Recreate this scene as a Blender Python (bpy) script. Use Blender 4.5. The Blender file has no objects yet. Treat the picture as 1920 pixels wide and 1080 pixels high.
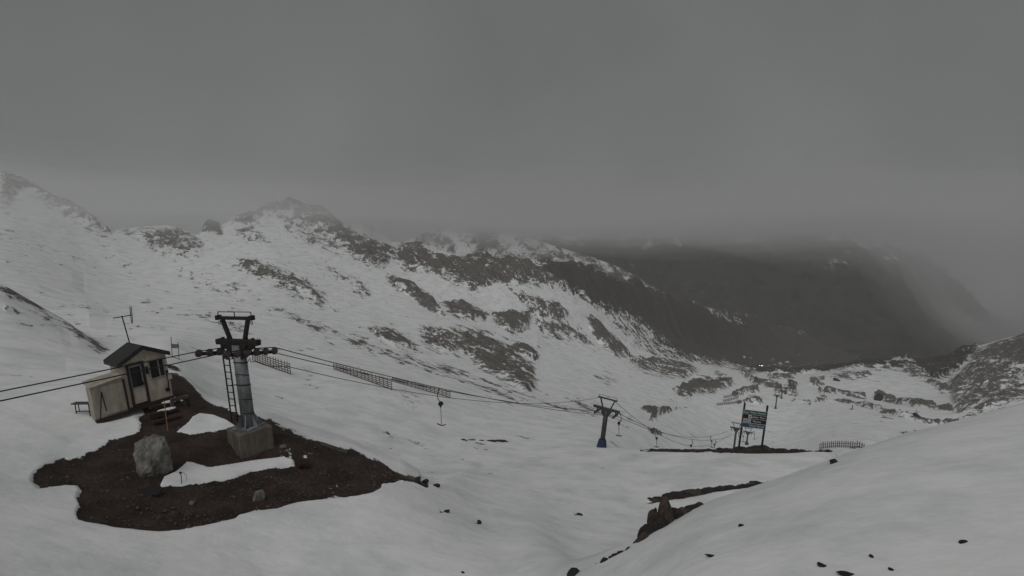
import bpy, bmesh, math, random
import numpy as np
from mathutils import Vector, Matrix

# ------------------------------------------------------------------ camera, world, sun, exposure
SC = bpy.context.scene
COL = SC.collection
F_PX, PITCH = 1050.0, math.radians(6.0)          # focal length in pixels of the 1920 px wide photograph
CP, SP = math.cos(PITCH), math.sin(PITCH)
cam_d = bpy.data.cameras.new('camera')
cam = bpy.data.objects.new('camera', cam_d)
COL.objects.link(cam)
cam.location = (0, 0, 0)
cam.rotation_euler = (math.radians(90) - PITCH, 0, 0)
cam_d.sensor_width = 36.0
cam_d.lens = 36.0 * F_PX / 1920.0
cam_d.clip_start = 0.1
cam_d.clip_end = 9000.0
SC.camera = cam

SUN_EL, SUN_AZ = math.radians(52), math.radians(205)   # azimuth clockwise from +Y: behind the camera
world = bpy.data.worlds.new('World')
SC.world = world
world.use_nodes = True
nt = world.node_tree
for n in list(nt.nodes):
    nt.nodes.remove(n)
w_out = nt.nodes.new('ShaderNodeOutputWorld')
w_bg = nt.nodes.new('ShaderNodeBackground')
w_sky = nt.nodes.new('ShaderNodeTexSky')
w_sky.sky_type = 'NISHITA'
w_sky.sun_disc = False
w_sky.sun_elevation = SUN_EL
w_sky.sun_rotation = SUN_AZ
w_sky.dust_density = 6.0
w_hsv = nt.nodes.new('ShaderNodeHueSaturation')
w_hsv.inputs['Saturation'].default_value = 0.04
w_hsv.inputs['Value'].default_value = 0.35
w_mix = nt.nodes.new('ShaderNodeMixRGB')
w_mix.inputs['Fac'].default_value = 0.9               # a closed cloud deck hides nearly all of the clear sky
w_mix.inputs['Color2'].default_value = (1.43, 1.455, 1.455, 1)
nt.links.new(w_sky.outputs[0], w_hsv.inputs['Color'])
nt.links.new(w_hsv.outputs[0], w_mix.inputs['Color1'])
w_tc = nt.nodes.new('ShaderNodeTexCoord')
w_nz = nt.nodes.new('ShaderNodeTexNoise')
w_nz.inputs['Scale'].default_value = 2.6; w_nz.inputs['Detail'].default_value = 5; w_nz.inputs['Roughness'].default_value = 0.5
w_mr = nt.nodes.new('ShaderNodeMapRange')
w_mr.inputs['From Min'].default_value = 0.3; w_mr.inputs['From Max'].default_value = 0.7
w_mr.inputs['To Min'].default_value = 0.90; w_mr.inputs['To Max'].default_value = 1.08
w_mul = nt.nodes.new('ShaderNodeMixRGB'); w_mul.blend_type = 'MULTIPLY'; w_mul.inputs['Fac'].default_value = 1.0
nt.links.new(w_tc.outputs['Generated'], w_nz.inputs['Vector'])
nt.links.new(w_nz.outputs['Fac'], w_mr.inputs['Value'])
nt.links.new(w_mix.outputs[0], w_mul.inputs['Color1'])
nt.links.new(w_mr.outputs[0], w_mul.inputs['Color2'])
w_sep = nt.nodes.new('ShaderNodeSeparateXYZ')
w_el = nt.nodes.new('ShaderNodeMapRange'); w_el.interpolation_type = 'SMOOTHSTEP'
w_el.inputs['From Min'].default_value = -0.02; w_el.inputs['From Max'].default_value = 0.38   # mist thickens evenly all round towards the horizon
w_el.inputs['To Min'].default_value = 1.09; w_el.inputs['To Max'].default_value = 0.97
w_mul2 = nt.nodes.new('ShaderNodeMixRGB'); w_mul2.blend_type = 'MULTIPLY'; w_mul2.inputs['Fac'].default_value = 1.0
nt.links.new(w_tc.outputs['Generated'], w_sep.inputs[0])
nt.links.new(w_sep.outputs['Z'], w_el.inputs['Value'])
nt.links.new(w_mul.outputs[0], w_mul2.inputs['Color1'])
nt.links.new(w_el.outputs[0], w_mul2.inputs['Color2'])
nt.links.new(w_mul2.outputs[0], w_bg.inputs['Color'])
w_bg.inputs['Strength'].default_value = 0.10
nt.links.new(w_bg.outputs[0], w_out.inputs['Surface'])

sun_d = bpy.data.lights.new('sun', 'SUN')
sun_d.energy = 0.88
sun_d.angle = math.radians(50)
sun_d.color = (1.0, 0.995, 0.98)
sun = bpy.data.objects.new('sun', sun_d)
COL.objects.link(sun)
_sd = Vector((math.sin(SUN_AZ) * math.cos(SUN_EL), math.cos(SUN_AZ) * math.cos(SUN_EL), math.sin(SUN_EL)))
sun.rotation_euler = (-_sd).to_track_quat('-Z', 'Y').to_euler()
sun.location = _sd * 60

vs = SC.view_settings
vs.view_transform = 'Standard'
vs.look = 'None'
vs.exposure = 0.08
vs.gamma = 1.0
vs.use_curve_mapping = False
SC.cycles.max_bounces = 6
SC.cycles.volume_bounces = 3
SC.cycles.transparent_max_bounces = 64
SC.cycles.use_denoising = True

# ------------------------------------------------------------------ pixel <-> world
def ray(x, y):
    u = (x - 960.0) / F_PX
    v = (540.0 - y) / F_PX
    return np.array([u, CP + v * SP, -SP + v * CP])

def at(x, y, r):
    """point seen at pixel (x, y) at horizontal distance r (metres)"""
    d = ray(x, y)
    return Vector(d * (r / math.hypot(d[0], d[1])))

def project(X, Y, Z):
    fw = Y * CP - Z * SP
    up = Y * SP + Z * CP
    fw = np.maximum(fw, 1e-3)
    return 960 + F_PX * X / fw, 540 - F_PX * up / fw

# ------------------------------------------------------------------ numpy noise
_rng = np.random.RandomState(7)
_PERM = _rng.permutation(512)
_GR = _rng.rand(512) * 2 * np.pi
_GX, _GY = np.cos(_GR), np.sin(_GR)

def perlin(x, y):
    xi = np.floor(x).astype(np.int64); yi = np.floor(y).astype(np.int64)
    xf = x - xi; yf = y - yi
    u = xf * xf * xf * (xf * (xf * 6 - 15) + 10)
    v = yf * yf * yf * (yf * (yf * 6 - 15) + 10)
    def g(ix, iy, dx, dy):
        h = _PERM[(_PERM[ix & 511] + iy) & 511]
        return _GX[h] * dx + _GY[h] * dy
    a = g(xi, yi, xf, yf); b = g(xi + 1, yi, xf - 1, yf)
    c = g(xi, yi + 1, xf, yf - 1); d = g(xi + 1, yi + 1, xf - 1, yf - 1)
    return (a + u * (b - a)) * (1 - v) + (c + u * (d - c)) * v

def fbm(x, y, octs=5, gain=0.5, ridged=False):
    s = np.zeros_like(x); amp = 1.0; tot = 0.0
    for k in range(octs):
        n = perlin(x * 2.0 ** k + 17.3 * k, y * 2.0 ** k - 9.1 * k)
        if ridged:
            n = 0.5 - np.abs(n) * 1.4
        s += amp * n; tot += amp; amp *= gain
    return s / tot

def sstep(a, b, x):
    t = np.clip((x - a) / (b - a), 0, 1)
    return t * t * (3 - 2 * t)

# ------------------------------------------------------------------ materials
def new_mat(name):
    m = bpy.data.materials.new(name)
    m.use_nodes = True
    n = m.node_tree
    for k in list(n.nodes):
        n.nodes.remove(k)
    out = n.nodes.new('ShaderNodeOutputMaterial')
    b = n.nodes.new('ShaderNodeBsdfPrincipled')
    n.links.new(b.outputs[0], out.inputs['Surface'])
    return m, n, b

def mat(name, col, rough=0.7, metal=0.0, vary=0.25, scale=3.0, col2=None, bump=0.0, bscale=30.0, spec=0.3, stretch=(1, 1, 1)):
    """plain procedural material: base colour broken up by noise, optional second (stain) colour and bump"""
    m, n, b = new_mat(name)
    tc = n.nodes.new('ShaderNodeTexCoord')
    mp = n.nodes.new('ShaderNodeMapping')
    mp.inputs['Scale'].default_value = stretch
    n.links.new(tc.outputs['Object'], mp.inputs['Vector'])
    nz = n.nodes.new('ShaderNodeTexNoise')
    nz.inputs['Scale'].default_value = scale
    nz.inputs['Detail'].default_value = 8
    nz.inputs['Roughness'].default_value = 0.62
    n.links.new(mp.outputs[0], nz.inputs['Vector'])
    rp = n.nodes.new('ShaderNodeValToRGB')
    c2 = col2 if col2 else tuple(c * (1 - vary) for c in col)
    rp.color_ramp.elements[0].position = 0.36
    rp.color_ramp.elements[0].color = (*c2, 1)
    rp.color_ramp.elements[1].position = 0.62
    rp.color_ramp.elements[1].color = (*col, 1)
    n.links.new(nz.outputs['Fac'], rp.inputs['Fac'])
    n.links.new(rp.outputs[0], b.inputs['Base Color'])
    b.inputs['Roughness'].default_value = rough
    b.inputs['Metallic'].default_value = metal
    b.inputs['Specular IOR Level'].default_value = spec
    if bump:
        bn = n.nodes.new('ShaderNodeTexNoise')
        bn.inputs['Scale'].default_value = bscale
        bn.inputs['Detail'].default_value = 6
        n.links.new(mp.outputs[0], bn.inputs['Vector'])
        bp = n.nodes.new('ShaderNodeBump')
        bp.inputs['Strength'].default_value = bump
        bp.inputs['Distance'].default_value = 0.05
        n.links.new(bn.outputs['Fac'], bp.inputs['Height'])
        n.links.new(bp.outputs[0], b.inputs['Normal'])
    return m

def ground_material(name, k_amp=0.155):
    """snow over rock and soil: attribute 'cov' = bare ground coverage, 'soil' = 1 on the dark soil mound, 'fl' = fall-line coordinates"""
    m, n, b = new_mat(name)
    L = n.links.new
    cov = n.nodes.new('ShaderNodeAttribute'); cov.attribute_name = 'cov'
    soil = n.nodes.new('ShaderNodeAttribute'); soil.attribute_name = 'soil'
    fl = n.nodes.new('ShaderNodeAttribute'); fl.attribute_name = 'fl'
    tc = n.nodes.new('ShaderNodeTexCoord')
    def noise(src, scale, det, rough, stretch=None):
        t = n.nodes.new('ShaderNodeTexNoise')
        t.inputs['Scale'].default_value = scale
        t.inputs['Detail'].default_value = det
        t.inputs['Roughness'].default_value = rough
        if stretch:
            mp = n.nodes.new('ShaderNodeMapping')
            mp.inputs['Scale'].default_value = stretch
            L(src, mp.inputs['Vector']); L(mp.outputs[0], t.inputs['Vector'])
        else:
            L(src, t.inputs['Vector'])
        return t.outputs['Fac']
    def math_(op, a, c, d=None):
        t = n.nodes.new('ShaderNodeMath'); t.operation = op
        for k, s in enumerate((a, c, d)):
            if s is None: continue
            if hasattr(s, 'links'): L(s, t.inputs[k])
            else: t.inputs[k].default_value = s
        return t.outputs[0]
    n1 = noise(fl.outputs['Vector'], 0.26, 10, 0.76, (1.0, 0.36, 1.0))
    n2 = noise(tc.outputs['Object'], 0.75, 9, 0.76)
    ns = math_('ADD', math_('MULTIPLY', n1, 0.62), math_('MULTIPLY', n2, 0.38))
    v = math_('ADD', math_('MULTIPLY_ADD', cov.outputs['Fac'], k_amp, -0.52 * k_amp), math_('SUBTRACT', ns, 0.5))
    msk = n.nodes.new('ShaderNodeMapRange'); msk.interpolation_type = 'SMOOTHSTEP'
    msk.inputs['From Min'].default_value = -0.006; msk.inputs['From Max'].default_value = 0.010
    L(v, msk.inputs['Value'])
    # bare-ground colours
    def ramp(fac, c0, c1, p0=0.35, p1=0.66):
        r = n.nodes.new('ShaderNodeValToRGB')
        r.color_ramp.elements[0].position = p0; r.color_ramp.elements[0].color = (*c0, 1)
        r.color_ramp.elements[1].position = p1; r.color_ramp.elements[1].color = (*c1, 1)
        L(fac, r.inputs['Fac']); return r.outputs[0]
    def mix(f, a, c):
        t = n.nodes.new('ShaderNodeMixRGB')
        if hasattr(f, 'links'): L(f, t.inputs['Fac'])
        else: t.inputs['Fac'].default_value = f
        L(a, t.inputs['Color1']); L(c, t.inputs['Color2']); return t.outputs[0]
    rock = ramp(noise(tc.outputs['Object'], 0.9, 8, 0.7), (0.078, 0.070, 0.063), (0.195, 0.176, 0.160))
    far_rock = ramp(noise(tc.outputs['Object'], 0.05, 9, 0.7), (0.026, 0.024, 0.020), (0.070, 0.060, 0.045))
    dirt = ramp(noise(tc.outputs['Object'], 5.0, 9, 0.72), (0.024, 0.0160, 0.0138), (0.076, 0.050, 0.041), 0.36, 0.68)
    dirt = mix(0.5, dirt, ramp(noise(tc.outputs['Object'], 0.8, 5, 0.6), (0.016, 0.011, 0.010), (0.082, 0.055, 0.045), 0.38, 0.64))
    kind = n.nodes.new('ShaderNodeMapRange'); kind.inputs['From Min'].default_value = 0.5; kind.inputs['From Max'].default_value = 1.0
    L(soil.outputs['Fac'], kind.inputs['Value'])
    kind2 = n.nodes.new('ShaderNodeMapRange'); kind2.inputs['From Min'].default_value = 0.0; kind2.inputs['From Max'].default_value = -1.0
    L(soil.outputs['Fac'], kind2.inputs['Value'])
    bare = mix(kind2.outputs[0], mix(kind.outputs[0], rock, dirt), far_rock)
    snow = ramp(noise(tc.outputs['Object'], 0.30, 9, 0.7), (0.66, 0.68, 0.69), (0.84, 0.845, 0.84), 0.34, 0.58)
    col = mix(msk.outputs[0], snow, bare)
    L(col, b.inputs['Base Color'])
    b.inputs['Roughness'].default_value = 0.85
    b.inputs['Specular IOR Level'].default_value = 0.2
    # relief: rough on bare ground, faint wind ripple on snow
    hb = noise(tc.outputs['Object'], 6.0, 8, 0.7)
    hs = noise(tc.outputs['Object'], 1.4, 6, 0.55)
    hf = noise(tc.outputs['Object'], 0.22, 4, 0.5, (1.0, 2.2, 1.0))
    hh = math_('ADD', math_('ADD', math_('MULTIPLY', math_('MULTIPLY', hb, msk.outputs[0]), 0.35), math_('MULTIPLY', hs, 0.13)), math_('MULTIPLY', hf, 0.34))
    bp = n.nodes.new('ShaderNodeBump'); bp.inputs['Strength'].default_value = 0.8; bp.inputs['Distance'].default_value = 0.5
    L(hh, bp.inputs['Height']); L(bp.outputs[0], b.inputs['Normal'])
    return m

# ------------------------------------------------------------------ terrain: stations (lines across the view, near to far)
# every entry: (pixel x, pixel y, distance) for a line one can see, or (pixel x, None, distance, height) for ground behind a crest
ST = [
 [(-900,None,6,-9.0),(300,None,6,-9.2),(900,None,6,-10.4),(1060,None,4.5,-7.0),(1300,None,3,-4.7),(1920,None,3,-4.2),(2700,None,3,-4.0)],
 [(-900,1080,17),(0,1080,17),(500,1080,17.2),(950,1080,17),(1040,1088,14.5),(1075,1080,13),(1125,1060,13.2),(1180,1031,13.5),(1250,985,14.2),(1330,941,15.2),(1440,905,17.5),(1560,868,20),(1640,840,22),(1800,790,25),(1920,755,27),(2700,640,32)],
 [(-900,985,20.3),(0,985,20),(150,978,20.2),(300,996,19.6),(450,968,20.5),(600,946,21.3),(720,912,23),(820,925,25),(900,940,28),(1000,965,27),(1040,1000,24),(1075,None,21,-13),(1180,None,25,-14.4),(1330,None,28,-15.6),(1440,None,31,-17),(1560,None,35,-19.5),(1640,None,40,-22),(1800,None,50,-28),(1920,None,55,-30),(2700,None,60,-30)],
 [(-900,880,25),(0,880,25),(150,880,25.3),(300,880,24.5),(450,880,24.6),(600,888,24.4),(720,896,24.7),(820,914,26.2),(900,900,35),(1000,885,42),(1200,878,46),(1330,895,42),(1440,890,45),(1560,858,51),(1640,None,50,-24.3),(1800,None,58,-31),(1920,None,63,-34),(2700,None,66,-34)],
 [(-900,760,32),(0,745,34),(200,728,35.5),(300,712,35.6),(318,703,35.4),(345,712,34.5),(385,760,31),(420,772,29.8),(500,795,27.8),(560,820,26.9),(650,847,26.1),(760,893,25.4),(820,911,27),(900,880,41),(1000,850,52),(1130,838,55.5),(1190,843,56),(1300,844,57),(1400,845,57),(1500,846,57),(1570,846,58),(1640,None,60,-27.5),(1800,None,70,-37),(1920,None,75,-41),(2700,None,80,-41)],
 [(-900,720,42),(0,715,42),(200,712,43),(300,690,46),(345,700,45),(385,742,43.5),(500,787,43.5),(650,840,42),(760,882,38),(820,898,35.5),(900,862,45),(1000,826,60),(1130,826,61.5),(1190,None,68,-27.6),(1300,None,73,-33),(1400,None,75,-34.5),(1500,None,75,-34),(1570,None,73,-32.5),(1640,None,78,-35),(1800,None,100,-46),(1920,None,110,-50),(2700,None,120,-50)],
 [(-900,620,62),(0,640,58),(100,655,58),(200,685,56),(320,665,62),(385,705,60),(500,738,60),(630,762,58),(735,782,58),(845,802,60),(1000,790,75),(1130,790,85),(1200,800,95),(1300,832,120),(1400,845,156),(1490,843,148),(1530,836,127),(1570,833,124),(1640,834,110),(1720,None,140,-47),(1800,None,170,-57),(1920,None,190,-66),(2700,None,200,-66)],
 [(-900,430,95),(0,530,85),(60,568,83),(100,592,80),(150,622,76),(195,658,71),(260,655,74),(320,640,78),(385,668,78),(500,692,76),(630,697,80),(735,730,73),(845,746,78),(1000,752,100),(1130,766,115),(1200,776,125),(1300,793,156),(1400,797,186),(1500,792,188),(1570,790,170),(1640,797,168),(1720,785,205),(1800,783,218),(1860,768,225),(1920,750,230),(2700,680,240)],
 [(-900,None,120,-8),(0,None,106,-12),(100,None,106,-15),(195,640,96),(320,612,104),(500,642,114),(630,652,119),(735,682,112),(845,702,115),(1000,717,135),(1130,727,155),(1200,736,170),(1300,746,195),(1400,753,224),(1455,764,214),(1500,751,230),(1570,751,230),(1640,765,230),(1700,776,244),(1750,777,250),(1800,771,255),(1860,752,262),(1920,734,268),(2700,650,290)],
 [(-900,400,180),(0,485,170),(100,542,152),(190,592,150),(320,582,150),(500,582,165),(630,602,165),(735,627,160),(845,647,165),(1000,671,185),(1130,691,205),(1200,706,220),(1300,713,250),(1400,716,275),(1500,719,290),(1570,717,300),(1640,747,290),(1700,760,288),(1750,769,286.5),(1785,769,288),(1805,753,291),(1850,731,300),(1920,706,305),(2700,600,320)],
 [(-900,320,300),(0,412,280),(100,455,260),(200,502,242),(320,520,232),(500,500,240),(630,535,232),(735,560,226),(845,590,221),(1000,620,235),(1130,650,255),(1200,668,275),(1300,690,310),(1400,697,335),(1450,703,335),(1500,706,335),(1540,702,340),(1590,691,352),(1650,690,360),(1720,694,364),(1750,712,345),(1780,735,325),(1800,727,322),(1850,701,330),(1920,672,340),(2700,540,370)],
 [(-900,280,350),(0,368,340),(100,412,320),(210,458,305),(320,465,300),(385,455,305),(500,442,305),(570,430,318),(650,470,300),(735,505,280),(845,520,270),(950,540,265),(1000,548,268),(1060,560,276),(1130,585,292),(1200,606,322),(1300,650,382),(1400,684,452),(1500,694,462),(1560,690,472),(1620,685,478),(1680,681,442),(1740,692,402),(1780,690,397),(1830,672,402),(1880,655,412),(1920,645,420),(2700,470,480)],
 [(-900,220,430),(0,322,400),(40,336,392),(80,362,385),(150,382,370),(210,434,340),(260,425,350),(320,423,352),(372,440,345),(390,421,350),(412,424,350),(430,412,350),(480,393,356),(530,374,362),(570,378,363),(610,392,362),(650,428,350),(700,455,335),(735,466,322),(760,457,319),(790,453,317),(830,471,311),(880,484,306),(905,474,304),(950,489,301),(1000,489,302),(1060,498,310),(1130,516,332),(1200,540,372),(1300,570,432),(1400,596,525),(1500,625,625),(1560,645,690),(1620,667,740),(1660,676,620),(1700,672,470),(1735,682,440),(1780,672,425),(1830,650,450),(1880,636,480),(1920,627,500),(2700,430,620)],
]
ROWS = [10, 26, 66, 56, 14, 26, 40, 26, 52, 60, 70, 76, 24, 10]
NAZ = 1150
AZ = np.radians(np.linspace(-56, 56, NAZ))

def station(lst, sig=3.2):
    a, r, z = [], [], []
    for e in lst:
        if e[1] is None:
            d = ray(e[0], 800)
            a.append(math.atan2(d[0], d[1])); r.append(e[2]); z.append(e[3])
        else:
            p = at(e[0], e[1], e[2])
            a.append(math.atan2(p.x, p.y)); r.append(e[2]); z.append(p.z)
    a = np.array(a)
    o = np.argsort(a)
    a, r, z = a[o], np.array(r)[o], np.array(z)[o]
    R, Z = np.interp(AZ, a, r), np.interp(AZ, a, z)
    w = int(sig * 3) + 1
    k = np.exp(-0.5 * (np.arange(-w, w + 1) / sig) ** 2); k /= k.sum()
    sm = lambda q: np.convolve(np.pad(q, w, mode='edge'), k, mode='valid')
    return sm(R), sm(Z)

SIG = [50, 11, 14, 8, 3, 10, 14, 7, 40, 36, 9, 24, 2.5]
SR, SZ = zip(*[station(s, g) for s, g in zip(ST, SIG)])
SR, SZ = list(SR), list(SZ)
# behind the crest: falls away into the next valley
SR.append(SR[-1] * 1.18 + 20); SZ.append(SZ[-1] - 0.22 * SR[-2] - 6)
SR.append(SR[-1] * 1.25 + 60); SZ.append(np.minimum(SZ[-1] - 40, -150.0))
SR, SZ = np.array(SR), np.array(SZ)

def build_grid():
    Rg, Zg, Sg = [], [], []
    nS = len(SR)
    # slopes dz/dr per station (limited, monotone-like) for a cubic through the stations
    sec = (SZ[1:] - SZ[:-1]) / np.maximum(SR[1:] - SR[:-1], 0.3)
    m = np.zeros_like(SZ)
    m[1:-1] = 0.5 * (sec[1:] + sec[:-1])
    m[0], m[-1] = sec[0], sec[-1]
    lim = 3 * np.minimum(np.abs(sec[1:]), np.abs(sec[:-1]))
    same = np.sign(sec[1:]) == np.sign(sec[:-1])
    m[1:-1] = np.where(same, np.sign(m[1:-1]) * np.minimum(np.abs(m[1:-1]), lim), m[1:-1] * 0.25)
    kz = np.exp(-0.5 * (np.arange(-60, 61) / 22.0) ** 2); kz /= kz.sum()
    for k in (0, 1, 2, 3):
        m[k] = np.convolve(np.pad(m[k], 60, mode='edge'), kz, mode='valid')
    for k in range(nS - 1):
        nr = ROWS[k] if k < len(ROWS) else 8
        h = SR[k + 1] - SR[k]
        for j in range(nr + (1 if k == nS - 2 else 0)):
            t = j / nr
            h00 = 2*t**3 - 3*t**2 + 1; h10 = t**3 - 2*t**2 + t; h01 = -2*t**3 + 3*t**2; h11 = t**3 - t**2
            Rg.append(SR[k] + h * t)
            Zg.append(h00 * SZ[k] + h10 * h * m[k] + h01 * SZ[k + 1] + h11 * h * m[k + 1])
            Sg.append(np.full(NAZ, k + t))
    return np.array(Rg), np.array(Zg), np.array(Sg)

GR, GZ, GS = build_grid()
GX = GR * np.sin(AZ)[None, :]
GY = GR * np.cos(AZ)[None, :]
PX, PY = project(GX, GY, GZ)

# ------------------------------------------------------------------ where the snow has gone: outlines read off the photograph, mapped on the slope they lie on
COV = np.zeros_like(GX)
SOIL = np.zeros_like(GX)

def poly_sdf(pts, m):
    x, y = PX[m], PY[m]
    P = np.array(pts, float)
    Q = np.roll(P, -1, axis=0)
    d2 = np.full(x.shape, 1e12); ins = np.zeros(x.shape, bool)
    for (ax, ay), (bx, by) in zip(P, Q):
        ex, ey = bx - ax, by - ay
        t = np.clip(((x - ax) * ex + (y - ay) * ey) / (ex * ex + ey * ey + 1e-9), 0, 1)
        d2 = np.minimum(d2, (x - ax - t * ex) ** 2 + (y - ay - t * ey) ** 2)
        c = (ay > y) != (by > y)
        with np.errstate(divide='ignore', invalid='ignore'):
            ins ^= c & (x < (bx - ax) * (y - ay) / (by - ay) + ax)
    return np.where(ins, 1, -1) * np.sqrt(d2)

def region(pts, s0, s1, pad):
    P = np.array(pts, float)
    return ((PX > P[:, 0].min() - pad) & (PX < P[:, 0].max() + pad) & (PY > P[:, 1].min() - pad) &
            (PY < P[:, 1].max() + pad) & (GS >= s0) & (GS <= s1))

def patch(pts, c, soft=9, s0=5.0, s1=13.2, soil=0.0, sub=False):
    if s1 > 5 and soft > 4:
        soft *= 1.5
    m = region(pts, s0, s1, soft + 2)
    if not m.any(): return
    w = sstep(-soft, soft, poly_sdf(pts, m))
    if sub:
        COV[m] = COV[m] * (1 - w) + c * w
    else:
        up = w * c > COV[m]
        COV[m] = np.maximum(COV[m], w * c)
        s = SOIL[m]; s[up & (w > 0.02)] = soil; SOIL[m] = s

def stroke(pts, width, c, soft=None, s0=5.0, s1=13.2, soil=0.0):
    width = max(width, 1.9); soft = max(soft or width, 3.6)
    m = region(pts, s0, s1, width + soft + 2)
    if not m.any(): return
    x, y = PX[m], PY[m]
    d2 = np.full(x.shape, 1e12)
    for (ax, ay), (bx, by) in zip(pts[:-1], pts[1:]):
        ex, ey = bx - ax, by - ay
        t = np.clip(((x - ax) * ex + (y - ay) * ey) / (ex * ex + ey * ey + 1e-9), 0, 1)
        d2 = np.minimum(d2, (x - ax - t * ex) ** 2 + (y - ay - t * ey) ** 2)
    w = 1 - sstep(width - soft * 0.5, width + soft * 0.5, np.sqrt(d2))
    up = w * c > COV[m]
    COV[m] = np.maximum(COV[m], w * c)
    s = SOIL[m]; s[up & (w > 0.02)] = soil; SOIL[m] = s

# the soil mound round the lift tower and the hut
MOUND = [(58,898),(62,884),(85,868),(115,858),(128,862),(150,858),(180,845),(205,828),(240,814),(262,806),(264,790),(255,778),(268,770),(262,764),(235,770),(205,784),(183,781),(176,768),(215,762),(240,755),(262,742),(290,735),(312,722),(320,690),(347,690),(368,712),(386,738),(400,755),(420,762),(452,772),(503,786),(548,803),(603,824),(653,839),(703,859),(748,882),(762,892),(735,902),(718,904),(712,912),(695,922),(650,930),(600,934),(560,938),(520,950),(480,955),(448,962),(440,970),(400,978),(345,990),(300,994),(250,990),(215,986),(165,976),(146,970),(143,955),(150,945),(143,930),(150,915),(142,906),(120,906),(95,909),(72,912)]
patch(MOUND, 1.0, 8, 1.2, 4.12, soil=1.0)
patch([(302,905),(308,892),(330,882),(345,868),(352,862),(372,868),(392,874),(420,870),(470,862),(530,855),(548,860),(550,868),(525,872),(500,876),(470,880),(440,892),(410,896),(370,903),(330,905)], -0.25, 4, 1.2, 4.02, sub=True)
patch([(332,806),(352,790),(362,778),(375,772),(400,776),(425,786),(440,796),(420,800),(385,807),(355,810)], -0.25, 4, 1.2, 4.02, sub=True)
stroke([(752,893),(780,898),(800,908)], 4, 0.95, 3, 1.2, 4.02, soil=1.0)
patch([(305,683),(330,688),(342,696),(325,694)], 0.9, 3, 4.0, 6.5, soil=1.0)
# bench rim below the sign and its rocks
patch([(1185,844),(1250,841),(1300,839),(1360,843),(1400,840),(1420,838),(1440,842),(1500,844),(1575,846),(1500,848),(1420,850),(1300,847.5),(1250,846)], 0.98, 2.5, 3.5, 4.3, soil=1.0)
stroke([(1530,845),(1600,842),(1640,839)], 1.0, 0.6, 2, 3.2, 6.3, soil=0.9)
patch([(1205,944),(1235,934),(1275,926),(1330,917),(1400,909),(1440,903),(1420,912),(1340,922),(1280,934),(1240,940),(1225,944)], 1.0, 4, 2.02, 3.9, soil=1.0)
for q in ([(825,957),(845,961)],[(888,975),(905,981)],[(1078,964),(1096,966)],):
    stroke(q, 1.5, 0.62, 3, 1.0, 4.6, soil=0.9)
# left hillside, ridges
patch([(0,316),(40,330),(100,363),(150,383),(212,434),(206,444),(165,427),(120,402),(80,377),(40,350),(16,392),(0,384)], 0.66, 10, 9, 13.3)
patch([(228,430),(280,423),(340,424),(380,452),(376,472),(340,480),(310,472),(270,460)], 0.52, 12, 9, 13.3)
patch([(378,432),(388,420),(412,422),(415,436)], 0.95, 5, 9, 13.3)
patch([(425,412),(500,386),(540,371),(600,383),(650,426),(700,452),(745,466),(742,485),(715,500),(690,496),(640,462),(590,425),(545,395),(500,400),(470,424)], 0.80, 9, 9, 13.3)
patch([(440,428),(470,425),(500,444),(498,455),(460,452)], 0.6, 8, 9, 13.3)
patch([(520,398),(560,405),(620,440),(660,475),(640,480),(580,455),(540,430)], 0.45, 10, 9, 13.3)
patch([(428,492),(470,484),(530,505),(580,530),(622,566),(600,572),(550,548),(490,517),(440,502)], 0.60, 9)
patch([(590,480),(640,510),(690,530),(660,528),(610,505)], 0.40, 8)
patch([(505,578),(560,585),(640,628),(620,634),(550,602)], 0.42, 8)
patch([(360,590),(400,582),(412,588),(380,600)], 0.42, 6)
stroke([(275,585),(310,592),(385,593)], 2, 0.40, 4)
patch([(380,605),(430,600),(480,620),(440,625)], 0.35, 8)
patch([(330,505),(420,525),(500,560),(480,570),(400,545),(340,520)], 0.30, 12)
# crest cliffs and the rocks under them
patch([(742,470),(760,458),(790,452),(815,478),(870,486),(905,472),(945,488),(1000,487),(1060,497),(1110,525),(1075,545),(1030,535),(1000,532),(930,527),(905,543),(870,537),(840,522),(790,502),(750,500)], 0.86, 8, 9, 13.3)
patch([(835,505),(900,515),(910,538),(860,535)], 0.6, 8, 9, 13.2)
patch([(1000,490),(1060,494),(1200,536),(1300,566),(1420,598),(1625,664),(1600,690),(1400,694),(1255,668),(1215,640),(1190,608),(1130,580),(1090,552),(1040,530)], 1.35, 10, 9, 13.6, soil=-0.5)
patch([(1125,575),(1165,590),(1210,612),(1275,666),(1230,668),(1190,650),(1150,615)], 0.52, 8, 9, 13.2, sub=True)
patch([(1290,560),(1330,575),(1400,610),(1390,615),(1330,590)], 0.62, 5, 9, 13.2, sub=True)
for q in ([(1300,548),(1318,560)],[(1380,600),(1420,622)],[(1430,605),(1440,615)],[(1470,604),(1490,622)],[(1310,585),(1345,607),(1390,630)]):
    stroke(q, 1, 0.5, 2)
patch([(722,514),(760,524),(792,545),(818,570),(832,592),(815,586),(780,562),(750,541)], 0.95, 6)
patch([(655,527),(680,525),(693,545),(690,557),(665,545)], 0.56, 7)
patch([(825,568),(855,569),(885,572),(914,590),(908,603),(870,601),(840,586)], 0.86, 6)
patch([(920,588),(960,584),(998,592),(990,617),(960,627),(940,615)], 0.86, 6)
patch([(962,546),(1000,558),(1050,570),(1072,590),(1050,601),(1000,586)], 0.78, 7)
patch([(995,597),(1060,604),(1100,628),(1115,646),(1060,642),(1020,625)], 0.66, 8)
patch([(788,612),(850,624),(900,625),(960,650),(1000,690),(1012,726),(985,736),(950,716),(900,690),(880,666),(830,660),(800,640)], 0.74, 9)
patch([(688,611),(730,614),(770,633),(784,656),(740,653),(710,640)], 0.62, 8)
patch([(952,652),(985,651),(1014,668),(1000,678),(965,668)], 0.88, 5)
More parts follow.
